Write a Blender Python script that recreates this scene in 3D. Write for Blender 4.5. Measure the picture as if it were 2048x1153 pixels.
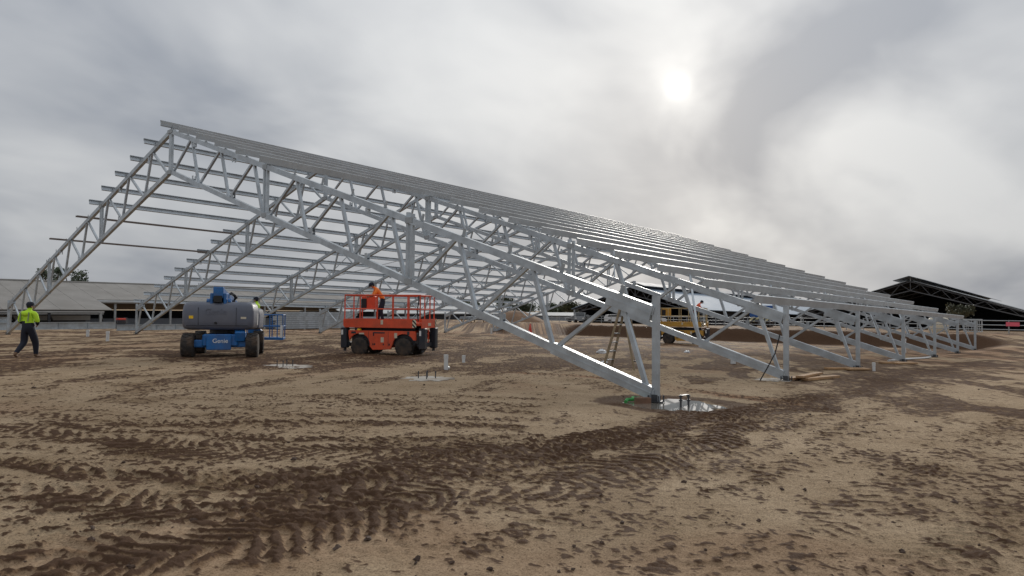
import bpy, math, random
import numpy as np
from mathutils import Vector, Matrix, Euler

R = math.radians
random.seed(7)
rng = np.random.default_rng(11)
for o in list(bpy.data.objects):
    bpy.data.objects.remove(o)
scene = bpy.context.scene
COL = scene.collection

# ------------------------------------------------------------------ camera
cam_data = bpy.data.cameras.new('camera')
cam = bpy.data.objects.new('camera', cam_data)
COL.objects.link(cam)
PITCH, YAW, ROLL = 0.0312958, 0.7065348, 0.0089265
CAM = Vector((-12.04694, -6.61144, 1.7503))
fw = Vector((math.cos(PITCH)*math.cos(YAW), math.cos(PITCH)*math.sin(YAW), math.sin(PITCH)))
rt0 = Vector((math.sin(YAW), -math.cos(YAW), 0))
up0 = rt0.cross(fw)
rt = rt0*math.cos(ROLL) + up0*math.sin(ROLL)
up = up0*math.cos(ROLL) - rt0*math.sin(ROLL)
m = Matrix((rt, up, -fw)).transposed().to_4x4()
m.translation = CAM
cam.matrix_world = m
cam_data.sensor_width = 36.0
cam_data.lens = 1390.1655/2048*36.0
cam_data.clip_start = 0.1
cam_data.clip_end = 6000
scene.camera = cam

# ------------------------------------------------------------------ world
SUN_EL, SUN_AZ = R(17.55), R(26.99)          # azimuth from +x towards +y
SUN = Vector((math.cos(SUN_EL)*math.cos(SUN_AZ), math.cos(SUN_EL)*math.sin(SUN_AZ), math.sin(SUN_EL)))
world = bpy.data.worlds.new('World')
scene.world = world
world.use_nodes = True
wt = world.node_tree
wt.nodes.clear()

class NT:
    """tiny node helper"""
    def __init__(s, tree): s.t = tree
    def n(s, kind, **kw):
        nd = s.t.nodes.new(kind)
        for k, v in kw.items():
            if k.startswith('i_'):
                nd.inputs[int(k[2:])].default_value = v
            else:
                setattr(nd, k, v)
        return nd
    def l(s, a, b): s.t.links.new(a, b)
    def math(s, op, a, b=None, clamp=False):
        nd = s.t.nodes.new('ShaderNodeMath'); nd.operation = op; nd.use_clamp = clamp
        for i, v in enumerate((a, b)):
            if v is None: continue
            if isinstance(v, (int, float)): nd.inputs[i].default_value = v
            else: s.l(v, nd.inputs[i])
        return nd.outputs[0]
    def mix(s, fac, a, b, mode='MIX'):
        nd = s.t.nodes.new('ShaderNodeMix'); nd.data_type = 'RGBA'; nd.blend_type = mode
        for sock, v in ((nd.inputs[0], fac), (nd.inputs[6], a), (nd.inputs[7], b)):
            if isinstance(v, (int, float)): sock.default_value = v
            elif isinstance(v, tuple): sock.default_value = (*v, 1) if len(v) == 3 else v
            else: s.l(v, sock)
        return nd.outputs[2]
    def ramp(s, src, stops):
        nd = s.t.nodes.new('ShaderNodeValToRGB')
        el = nd.color_ramp.elements
        while len(el) < len(stops): el.new(0.5)
        for e, (p, c) in zip(el, stops):
            e.position = p
            e.color = (*c, 1) if isinstance(c, tuple) else (c, c, c, 1)
        s.l(src, nd.inputs[0])
        return nd.outputs[0]
    def noise(s, vec, scale, detail=6, rough=0.55, dist=0.0):
        nd = s.t.nodes.new('ShaderNodeTexNoise')
        nd.inputs['Scale'].default_value = scale; nd.inputs['Detail'].default_value = detail
        nd.inputs['Roughness'].default_value = rough; nd.inputs['Distortion'].default_value = dist
        if vec is not None: s.l(vec, nd.inputs['Vector'])
        return nd.outputs['Fac']

W_ = NT(wt)
out = W_.n('ShaderNodeOutputWorld')
bg = W_.n('ShaderNodeBackground')
bg.inputs['Strength'].default_value = 0.10
W_.l(bg.outputs[0], out.inputs[0])
sky = W_.n('ShaderNodeTexSky')
sky.sky_type = 'NISHITA'
sky.sun_disc = False
sky.sun_elevation = SUN_EL
sky.sun_rotation = math.pi/2 - SUN_AZ
sky.dust_density = 3.0
tc = W_.n('ShaderNodeTexCoord')
vec = tc.outputs['Generated']
sep = W_.n('ShaderNodeSeparateXYZ'); W_.l(vec, sep.inputs[0])
zz = W_.math('ADD', W_.math('MAXIMUM', sep.outputs[2], 0.0), 0.36)
comb = W_.n('ShaderNodeCombineXYZ')
W_.l(W_.math('DIVIDE', sep.outputs[0], zz), comb.inputs[0])
W_.l(W_.math('DIVIDE', sep.outputs[1], zz), comb.inputs[1])
rotm = W_.n('ShaderNodeMapping'); rotm.inputs['Rotation'].default_value = (0, 0, R(-32)); rotm.inputs['Scale'].default_value = (1.0, 1.25, 1)
rotm.inputs['Location'].default_value = (12.4, 3.3, 0)
W_.l(comb.outputs[0], rotm.inputs[0])
n1 = W_.noise(rotm.outputs[0], 1.25, 4, 0.5, 0.5)
n2 = W_.noise(rotm.outputs[0], 3.6, 5, 0.5, 0.4)
cl = W_.math('ADD', W_.math('MULTIPLY', n1, 0.80), W_.math('MULTIPLY', n2, 0.20))
clr = W_.ramp(cl, [(0.36, 0.0), (0.64, 1.0)])
cloud = W_.mix(clr, (2.1, 2.28, 2.6), (3.9, 4.0, 4.12))
dotn = W_.n('ShaderNodeVectorMath', operation='DOT_PRODUCT')
nrm = W_.n('ShaderNodeVectorMath', operation='NORMALIZE'); W_.l(vec, nrm.inputs[0])
W_.l(nrm.outputs[0], dotn.inputs[0]); dotn.inputs[1].default_value = SUN
D = W_.math('MAXIMUM', dotn.outputs['Value'], 0.0)
thin = W_.ramp(cl, [(0.38, 0.4), (0.60, 1.0)])
g_wide = W_.math('MULTIPLY', W_.math('MULTIPLY', W_.math('POWER', D, 8.0), 1.45), thin)
g_mid = W_.math('MULTIPLY', W_.math('MULTIPLY', W_.math('POWER', D, 450.0), 0.95), thin)
g_in = W_.math('ADD', W_.math('MULTIPLY', W_.math('POWER', D, 9000.0), 3.0), W_.math('MULTIPLY', W_.math('MULTIPLY', W_.math('POWER', D, 1100.0), 2.8), thin))
glowc = W_.mix(1.0, W_.mix(1.0, cloud, W_.mix(1.0, (1.0, 0.975, 0.90), g_wide, 'MULTIPLY'), 'ADD'),
               W_.mix(1.0, (1.0, 0.965, 0.88), W_.math('ADD', g_mid, g_in), 'MULTIPLY'), 'ADD')
# overcast luminance rises towards the zenith (CIE overcast sky)
lum = W_.math('ADD', 0.92, W_.math('MULTIPLY', W_.math('MAXIMUM', sep.outputs[2], 0.0), 0.75))
glowc = W_.mix(1.0, glowc, lum, 'MULTIPLY')
final = W_.mix(0.985, sky.outputs[0], glowc)
W_.l(final, bg.inputs['Color'])

sun_d = bpy.data.lights.new('sun', 'SUN')
sun_d.energy = 1.5
sun_d.angle = R(10)
sun_d.color = (1.0, 0.94, 0.86)
sun_o = bpy.data.objects.new('sun', sun_d)
COL.objects.link(sun_o)
sun_o.rotation_euler = SUN.to_track_quat('Z', 'Y').to_euler()
sun_o.location = (40, 30, 60)

vs = scene.view_settings
vs.view_transform = 'Standard'
vs.look = 'None'
vs.exposure = 0.42
vs.gamma = 1.0
vs.use_curve_mapping = False

# ------------------------------------------------------------------ materials
def mat(name, col, rough=0.6, metal=0.0, var=0.12, scale=6.0, bump=0.0, dirt=None, dirt_amt=0.0, spec=0.5):
    mt = bpy.data.materials.new(name)
    mt.use_nodes = True
    t = mt.node_tree
    h = NT(t)
    b = t.nodes['Principled BSDF']
    tcx = h.n('ShaderNodeTexCoord')
    v = tcx.outputs['Object']
    nz = h.noise(v, scale, 5, 0.6)
    lo = tuple(c*(1-var) for c in col); hi = tuple(min(1, c*(1+var)) for c in col)
    c = h.mix(h.ramp(nz, [(0.3, 0.0), (0.7, 1.0)]), lo, hi)
    if dirt:
        nd = h.noise(v, scale*0.55, 6, 0.65)
        f = h.math('MULTIPLY', h.ramp(nd, [(0.42, 0.0), (0.66, 1.0)]), dirt_amt)
        c = h.mix(f, c, dirt)
    h.l(c, b.inputs['Base Color'])
    b.inputs['Metallic'].default_value = metal
    b.inputs['Specular IOR Level'].default_value = spec
    rr = h.math('ADD', h.math('MULTIPLY', h.math('SUBTRACT', nz, 0.5), 0.25), rough, clamp=True)
    h.l(rr, b.inputs['Roughness'])
    if bump:
        bp = h.n('ShaderNodeBump'); bp.inputs['Strength'].default_value = bump; bp.inputs['Distance'].default_value = 0.02
        h.l(h.noise(v, scale*6, 4), bp.inputs['Height']); h.l(bp.outputs[0], b.inputs['Normal'])
    return mt

MUDC = (0.11, 0.07, 0.045)
M = {}
M['galv'] = mat('galvanised_steel', (0.46, 0.505, 0.54), 0.42, 0.5, 0.2, 3.0, dirt=(0.24, 0.22, 0.20), dirt_amt=0.28)
M['galv_purlin'] = mat('galvanised_purlin', (0.52, 0.565, 0.60), 0.45, 0.25, 0.14, 1.2, dirt=(0.30, 0.30, 0.30), dirt_amt=0.25)
M['galv_dull'] = mat('weathered_galvanised', (0.36, 0.38, 0.39), 0.5, 0.55, 0.15, 4.0)
M['brown_steel'] = mat('plain_brown_steel', (0.17, 0.14, 0.125), 0.6, 0.2, 0.2, 4.0)  # even brown, darker than the galvanised purlins
M['dark_steel'] = mat('dark_steel', (0.075, 0.078, 0.085), 0.5, 0.5, 0.2, 8.0)
M['blue'] = mat('blue_machine_paint', (0.012, 0.13, 0.38), 0.42, 0.0, 0.15, 4.0, dirt=MUDC, dirt_amt=0.35)
M['cowl'] = mat('grey_plastic_cowl', (0.115, 0.128, 0.168), 0.45, 0.0, 0.10, 2.0, dirt=(0.2, 0.17, 0.14), dirt_amt=0.18)
M['red'] = mat('red_machine_paint', (0.76, 0.09, 0.03), 0.45, 0.0, 0.12, 3.0, dirt=MUDC, dirt_amt=0.3)
M['yellow'] = mat('yellow_machine_paint', (0.55, 0.30, 0.045), 0.5, 0.0, 0.15, 3.0, dirt=MUDC, dirt_amt=0.3)
M['cream_rail'] = mat('cream_rail_paint', (0.46, 0.36, 0.19), 0.5, 0.0, 0.1, 3.0)
M['charcoal'] = mat('charcoal_plastic', (0.022, 0.027, 0.038), 0.5, 0.0, 0.15, 3.0, dirt=MUDC, dirt_amt=0.25)
M['tyre'] = mat('muddy_tyre', (0.03, 0.026, 0.024), 0.85, 0.0, 0.3, 6.0, 0.4, dirt=(0.10, 0.065, 0.042), dirt_amt=0.85)
M['rim'] = mat('rim_paint', (0.35, 0.34, 0.33), 0.5, 0.3, 0.2, 6.0, dirt=MUDC, dirt_amt=0.6)
M['rim_dark'] = mat('dark_rim', (0.06, 0.05, 0.045), 0.6, 0.2, 0.2, 6.0, dirt=MUDC, dirt_amt=0.5)
M['black'] = mat('black_rubber', (0.015, 0.015, 0.017), 0.6, 0.0, 0.2, 6.0)
M['white'] = mat('white_paint', (0.75, 0.75, 0.73), 0.5, 0.0, 0.06, 4.0)
M['cream'] = mat('cream_decal', (0.62, 0.55, 0.42), 0.5, 0.0, 0.06, 4.0)
M['pvc'] = mat('white_pvc', (0.68, 0.69, 0.68), 0.4, 0.0, 0.06, 4.0, dirt=MUDC, dirt_amt=0.2)
M['beacon'] = mat('amber_beacon', (0.9, 0.55, 0.02), 0.25, 0.0, 0.05, 4.0)
M['orange_hv'] = mat('orange_hivis', (0.98, 0.22, 0.03), 0.75, 0.0, 0.12, 9.0)
M['coral_hv'] = mat('faded_orange_shirt', (0.80, 0.15, 0.07), 0.75, 0.0, 0.12, 9.0)
M['lime_hv'] = mat('lime_hivis', (0.50, 0.78, 0.03), 0.75, 0.0, 0.12, 9.0)
M['navy'] = mat('navy_cloth', (0.012, 0.015, 0.028), 0.85, 0.0, 0.2, 9.0)
M['skin'] = mat('skin', (0.38, 0.20, 0.13), 0.55, 0.0, 0.08, 12.0)
M['hair'] = mat('dark_hair', (0.02, 0.015, 0.012), 0.7, 0.0, 0.2, 20.0)
M['boot'] = mat('tan_boots', (0.19, 0.11, 0.06), 0.7, 0.0, 0.2, 12.0, dirt=MUDC, dirt_amt=0.5)
M['tape'] = mat('reflective_tape', (0.20, 0.24, 0.13), 0.35, 0.3, 0.05, 6.0)
M['timber'] = mat('raw_timber', (0.42, 0.25, 0.12), 0.7, 0.0, 0.25, 5.0, dirt=MUDC, dirt_amt=0.4)
M['timber_dark'] = mat('wet_timber', (0.16, 0.085, 0.05), 0.7, 0.0, 0.25, 8.0)
M['fibreglass'] = mat('fibreglass_ladder', (0.30, 0.23, 0.14), 0.6, 0.0, 0.2, 5.0, dirt=MUDC, dirt_amt=0.4)
M['concrete'] = mat('pale_concrete', (0.46, 0.43, 0.38), 0.8, 0.0, 0.2, 3.0, dirt=(0.25, 0.18, 0.12), dirt_amt=0.85)
M['roof_grey'] = mat('fibre_cement_roof', (0.245, 0.232, 0.215), 0.85, 0.0, 0.14, 0.5, dirt=(0.18, 0.168, 0.15), dirt_amt=0.6)
M['roof_blue'] = mat('zinc_roof', (0.24, 0.30, 0.37), 0.75, 0.0, 0.06, 0.3)
M['shed_shade'] = mat('painted_shed_shade', (0.022, 0.022, 0.028), 0.8, 0.0, 0.2, 0.5)  # shade inside the open sheds, put into a near-black colour
M['truss_dark'] = mat('dark_galv_truss', (0.12, 0.12, 0.125), 0.7, 0.2, 0.15, 2.0)  # darker galvanised tone for the gable shed trusses
M['shed_wall'] = mat('grey_shed_wall', (0.17, 0.19, 0.22), 0.7, 0.0, 0.12, 0.6)
M['shed_pale'] = mat('pale_shed_panel', (0.40, 0.41, 0.41), 0.7, 0.0, 0.12, 0.8)
M['shed_dark'] = mat('near_black_shed', (0.028, 0.03, 0.036), 0.9, 0.0, 0.2, 0.8)  # near-black for shed posts, struts, trough and walls
M['glass'] = mat('car_glass', (0.02, 0.025, 0.03), 0.08, 0.0, 0.05, 3.0)
M['car_white'] = mat('white_car_paint', (0.72, 0.72, 0.72), 0.3, 0.0, 0.03, 2.0)
M['car_grey'] = mat('grey_car_paint', (0.16, 0.165, 0.17), 0.3, 0.2, 0.03, 2.0)
M['truck_blue'] = mat('blue_truck_paint', (0.03, 0.11, 0.34), 0.4, 0.0, 0.1, 1.0)
M['cone_red'] = mat('red_cone', (0.62, 0.06, 0.035), 0.5, 0.0, 0.08, 4.0)
M['green'] = mat('green_plastic', (0.05, 0.30, 0.07), 0.5, 0.0, 0.15, 6.0)
M['pink'] = mat('pink_sign', (0.75, 0.12, 0.17), 0.5, 0.0, 0.05, 4.0)
M['bark'] = mat('bark', (0.10, 0.08, 0.06), 0.9, 0.0, 0.3, 8.0)
M['leaf'] = mat('gum_leaves', (0.055, 0.075, 0.04), 0.7, 0.0, 0.35, 1.5)
M['leaf2'] = mat('olive_leaves', (0.11, 0.115, 0.075), 0.7, 0.0, 0.3, 1.5)
M['plastic_bag'] = mat('white_plastic', (0.7, 0.71, 0.72), 0.35, 0.0, 0.05, 8.0)
M['strap'] = mat('black_strap', (0.02, 0.02, 0.022), 0.8, 0.0, 0.1, 8.0)

def water_mat():
    mt = bpy.data.materials.new('puddle_water'); mt.use_nodes = True
    b = mt.node_tree.nodes['Principled BSDF']; h = NT(mt.node_tree)
    nz = h.noise(h.n('ShaderNodeTexCoord').outputs['Object'], 3.0)
    h.l(h.mix(nz, (0.24, 0.21, 0.17), (0.34, 0.31, 0.26)), b.inputs['Base Color'])
    b.inputs['Roughness'].default_value = 0.04; b.inputs['IOR'].default_value = 1.33
    b.inputs['Coat Weight'].default_value = 1.0; b.inputs['Coat Roughness'].default_value = 0.02
    return mt
M['water'] = water_mat()

def hazard_mat(name, c1, c2, freq):
    mt = bpy.data.materials.new(name); mt.use_nodes = True
    h = NT(mt.node_tree); b = mt.node_tree.nodes['Principled BSDF']
    s = h.n('ShaderNodeSeparateXYZ'); h.l(h.n('ShaderNodeTexCoord').outputs['Object'], s.inputs[0])
    a = h.math('ADD', h.math('ADD', s.outputs[0], s.outputs[1]), s.outputs[2])
    f = h.math('GREATER_THAN', h.math('FRACT', h.math('MULTIPLY', a, freq)), 0.5)
    h.l(h.mix(f, c1, c2), b.inputs['Base Color']); b.inputs['Roughness'].default_value = 0.5
    return mt
M['hazard'] = hazard_mat('hazard_stripes', (0.02, 0.02, 0.02), (0.75, 0.68, 0.5), 6.0)
M['hazard_big'] = hazard_mat('truck_hazard_stripes', (0.03, 0.03, 0.03), (0.62, 0.55, 0.30), 1.6)

# ------------------------------------------------------------------ mesh helpers
class MB:
    def __init__(s): s.v = []; s.f = []
    def add(s, vs, fs):
        k = len(s.v); s.v += [tuple(p) for p in vs]; s.f += [tuple(i+k for i in q) for q in fs]; return s
    def box(s, c, d, rot=None, bev=0.0):
        x, y, z = (q/2 for q in d)
        if bev <= 0:
            pts = [Vector((sx*x, sy*y, sz*z)) for sz in (-1, 1) for sy in (-1, 1) for sx in (-1, 1)]
            fs = [(0, 2, 3, 1), (4, 5, 7, 6), (0, 1, 5, 4), (2, 6, 7, 3), (0, 4, 6, 2), (1, 3, 7, 5)]
        else:
            b = bev
            prof = lambda hx, hy: [(hx-b, -hy), (hx, -hy+b), (hx, hy-b), (hx-b, hy), (-hx+b, hy), (-hx, hy-b), (-hx, -hy+b), (-hx+b, -hy)]
            pts = []
            for zz_, ins in ((-z, b), (-z+b, 0), (z-b, 0), (z, b)):
                pts += [Vector((px, py, zz_)) for px, py in prof(x-ins, y-ins)]
            fs = [tuple(range(7, -1, -1)), tuple(range(24, 32))]
            for r in range(3):
                for i in range(8):
                    j = (i+1) % 8
                    fs.append((r*8+i, r*8+j, r*8+8+j, r*8+8+i))
        if rot: pts = [rot @ p for p in pts]
        return s.add([p+Vector(c) for p in pts], fs)
    def bar(s, a, b, w, h, upv=(0, 0, 1)):
        a, b = Vector(a), Vector(b); d = b-a; L = d.length; d.normalize()
        u = Vector(upv); sd = d.cross(u)
        if sd.length < 1e-4: sd = d.cross(Vector((1, 0, 0)))
        sd.normalize(); u = sd.cross(d).normalized()
        pts = []
        for e in (a, b):
            for i, j in ((-1, -1), (1, -1), (1, 1), (-1, 1)):
                pts.append(e + sd*(i*w/2) + u*(j*h/2))
        return s.add(pts, [(3, 2, 1, 0), (4, 5, 6, 7), (0, 1, 5, 4), (1, 2, 6, 5), (2, 3, 7, 6), (3, 0, 4, 7)])
    def tube(s, a, b, r, n=8, r2=None, caps=True):
        a, b = Vector(a), Vector(b); d = (b-a).normalized(); r2 = r if r2 is None else r2
        x = d.orthogonal().normalized(); y = d.cross(x)
        pts = []
        for e, rr in ((a, r), (b, r2)):
            for i in range(n):
                t = 2*math.pi*i/n
                pts.append(e + (x*math.cos(t)+y*math.sin(t))*rr)
        fs = [(i, (i+1) % n, n+(i+1) % n, n+i) for i in range(n)]
        if caps: fs += [tuple(range(n-1, -1, -1)), tuple(range(n, 2*n))]
        return s.add(pts, fs)
    def path(s, pts, r, n=6):
        for a, b in zip(pts, pts[1:]): s.tube(a, b, r, n)
        return s
    def prism(s, poly, lo, hi, axis='y'):
        n = len(poly)
        mk = {'y': lambda p, t: (p[0], t, p[1]), 'x': lambda p, t: (t, p[0], p[1]), 'z': lambda p, t: (p[0], p[1], t)}[axis]
        pts = [mk(p, lo) for p in poly] + [mk(p, hi) for p in poly]
        fs = [tuple(range(n)), tuple(range(2*n-1, n-1, -1))] + [(i, n+i, n+(i+1) % n, (i+1) % n) for i in range(n)]
        return s.add(pts, fs)
    def lathe(s, prof, n=20, axis='y', c=(0, 0, 0)):
        pts = []
        for r, h in prof:
            for i in range(n):
                t = 2*math.pi*i/n
                a, b = r*math.cos(t), r*math.sin(t)
                p = {'y': (a, h, b), 'z': (a, b, h), 'x': (h, a, b)}[axis]
                pts.append(Vector(p)+Vector(c))
        fs = []
        for k in range(len(prof)-1):
            for i in range(n):
                fs.append((k*n+i, k*n+(i+1) % n, (k+1)*n+(i+1) % n, (k+1)*n+i))
        fs.append(tuple(range(n-1, -1, -1))); fs.append(tuple(range((len(prof)-1)*n, len(prof)*n)))
        return s.add(pts, fs)
    def ell(s, c, r, n=10):
        prof = [(max(1e-3, math.sin(math.pi*k/n)), -math.cos(math.pi*k/n)) for k in range(n+1)]
        k0 = len(s.v); s.lathe(prof, n+2, 'z')
        for i in range(k0, len(s.v)):
            v = s.v[i]; s.v[i] = (v[0]*r[0]+c[0], v[1]*r[1]+c[1], v[2]*r[2]+c[2])
        return s
    def mesh(s, name):
        me = bpy.data.meshes.new(name); me.from_pydata(s.v, [], s.f); me.update()
        import bmesh
        bm = bmesh.new(); bm.from_mesh(me); bmesh.ops.recalc_face_normals(bm, faces=bm.faces); bm.to_mesh(me); bm.free()
        return me
    def build(s, name, mt, parent=None, smooth=False):
        me = s.mesh(name); me.materials.append(M[mt] if isinstance(mt, str) else mt)
        if smooth:
            me.polygons.foreach_set('use_smooth', [True]*len(me.polygons)); me.set_sharp_from_angle(angle=R(40))
        o = bpy.data.objects.new(name, me); COL.objects.link(o)
        if parent: o.parent = parent
        return o

def tag(o, label=None, cat=None, group=None, kind=None):
    if label: o['label'] = label
    if cat: o['category'] = cat
    if group: o['group'] = group
    if kind: o['kind'] = kind
    return o
def empty(name, loc, rz=0.0, label=None, cat=None, group=None):
    o = bpy.data.objects.new(name, None); COL.objects.link(o)
    o.empty_display_size = 0.3
    o.location = loc; o.rotation_euler = (0, 0, rz)
    return tag(o, label, cat, group)
def copy_tree(o, parent=None):
    c = o.copy(); COL.objects.link(c)
    if parent: c.parent = parent
    for ch in [q for q in bpy.data.objects if q.parent == o and q is not c]:
        copy_tree(ch, c)
    return c

# ------------------------------------------------------------------ ground
K = 0.016265
def sstep(a, b, x):
    t = np.clip((x-a)/(b-a), 0, 1); return t*t*(3-2*t)
_H = rng.random((257, 257)).astype(np.float64)
def vnoise(x, y):
    xi = np.floor(x); yi = np.floor(y); fx = x-xi; fy = y-yi
    fx = fx*fx*fx*(fx*(fx*6-15)+10); fy = fy*fy*fy*(fy*(fy*6-15)+10)
    a = (xi.astype(np.int64)) & 255; b = (yi.astype(np.int64)) & 255
    a1 = (a+1) & 255; b1 = (b+1) & 255
    return (_H[a, b]*(1-fx)+_H[a1, b]*fx)*(1-fy) + (_H[a, b1]*(1-fx)+_H[a1, b1]*fx)*fy
def fbm(x, y, oct=4, gain=0.5):
    s = 0; a = 1; t = 0
    for i in range(oct):
        s = s + a*vnoise(x*2**i+17.3*i, y*2**i+9.1*i); t += a; a *= gain
    return s/t
def macro(x, y):
    """site pad with its fall, the cut bank past the last truss, the lower yard on the far side"""
    x = np.asarray(x, float); y = np.asarray(y, float)
    z = -K*np.clip(x, -60, 230)
    wob = 0.14*np.sin(y*0.35)+0.1*np.sin(y*0.9+1)
    steep = sstep(44.5+wob, 45.9+wob, x)
    ramp_ = sstep(30.0, 60.0, x)
    wR = sstep(-2.2, 0.6, y); wL = 1-sstep(44, 50, y); w = wR*wL
    z = z + 1.05*(w*steep + (1-w)*ramp_)
    z = z - 1.25*sstep(58.5, 64, y)*(1-sstep(52, 80, x))
    return z
def gz(x, y): return float(macro(x, y))

TRACKS = [
 ('big',0.55,[(-10.57,-2.01),(-9.78,-2.13),(-9.02,-2.06),(-8.35,-2.05),(-7.65,-2.16),(-6.67,-2.52),(-5.01,-2.67),(-2.83,-2.61),(-0.12,-2.41),(4.27,-2.16),(10.05,-2.05),(18.27,-2.19),(27.80,-2.62)]),
 ('big',0.40,[(-8.83,-1.34),(-7.82,-1.39),(-6.56,-1.43),(-4.91,-1.57),(-3.22,-1.68),(-1.39,-1.74),(1.09,-1.70),(5.10,-1.50)]),
 ('mid',0.38,[(-10.34,0.53),(-9.91,-0.47),(-9.44,-1.19),(-8.90,-1.74),(-8.37,-2.07)]),
 ('big',0.50,[(-9.50,4.10),(-9.06,2.80),(-8.49,1.68),(-7.90,0.62),(-7.19,-0.07),(-6.47,-0.62),(-5.79,-1.10),(-5.09,-1.55)]),
 ('mid',0.35,[(-9.09,5.83),(-8.31,4.19),(-7.34,2.93),(-6.28,1.85),(-5.19,0.86),(-4.49,-0.15)]),
 ('mid',0.30,[(-10.04,1.78),(-9.36,0.49),(-8.88,-0.22),(-8.40,-0.61),(-7.63,-1.15)]),
 ('red',0.35,[(2.79,1.82),(2.56,0.55),(2.16,-0.78),(2.07,-1.93)]),
 ('red',0.30,[(3.00,6.65),(3.80,4.59),(3.36,2.01)]),
 ('churn',1.5,[(-0.36,20.80),(-1.13,15.29),(-0.19,12.99),(1.32,11.46),(7.36,13.72),(9.58,12.46)]),
 ('churn',1.6,[(6.18,25.39),(7.17,22.54),(4.28,15.47)]),
 ('churn',1.8,[(15.59,21.53),(13.26,14.15),(18.77,13.58),(21.01,9.04)]),
 ('churn',1.2,[(19.27,6.97),(26.76,5.98),(36.99,4.64)]),
 ('churn',0.75,[(4.29,-3.14),(4.06,-4.25),(3.61,-5.11)]),
 ('churn',0.8,[(9.14,-0.97),(15.48,-1.40),(23.49,-3.05)]),
 ('faint',0.30,[(-5.14,5.83),(-4.19,3.99),(-3.31,2.27),(-2.88,1.01)]),
 ('faint',0.30,[(-7.42,9.45),(-6.45,8.06),(-5.11,7.49)]),
 ('mid',0.35,[(-7.21,13.90),(-4.84,17.58),(-2.24,19.17),(0.10,20.56)]),
 ('faint',0.35,[(-7.80,-4.93),(-6.78,-4.97),(-5.39,-5.04),(-3.49,-5.12),(-0.76,-5.24),(3.52,-5.47)]),
 ('faint',0.30,[(-7.03,-5.73),(-5.92,-5.86),(-4.40,-6.04)]),
]
def offs(pl, d):
    pl = np.array(pl); t = np.gradient(pl, axis=0); t /= np.hypot(t[:, 0], t[:, 1])[:, None]
    return [tuple(q) for q in pl+np.stack([-t[:, 1], t[:, 0]], -1)*d]
_big, _b4, _b5 = TRACKS[0][2], TRACKS[3][2], TRACKS[4][2]
for d_ in (0.75, 1.35): TRACKS.append(('mid', 0.22, offs(_big[:9], d_)))
for d_ in (-0.7, -1.3): TRACKS.append(('faint', 0.24, offs(_big[3:], d_)))
for d_ in (-0.7, -1.4, 0.75): TRACKS.append(('mid', 0.22, offs(_b4, d_)))
for d_ in (0.8, 1.7, 2.6, 3.6): TRACKS.append(('faint', 0.25, offs(_b5, d_)))
PUDDLE = (0.05, -0.35)
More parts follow.
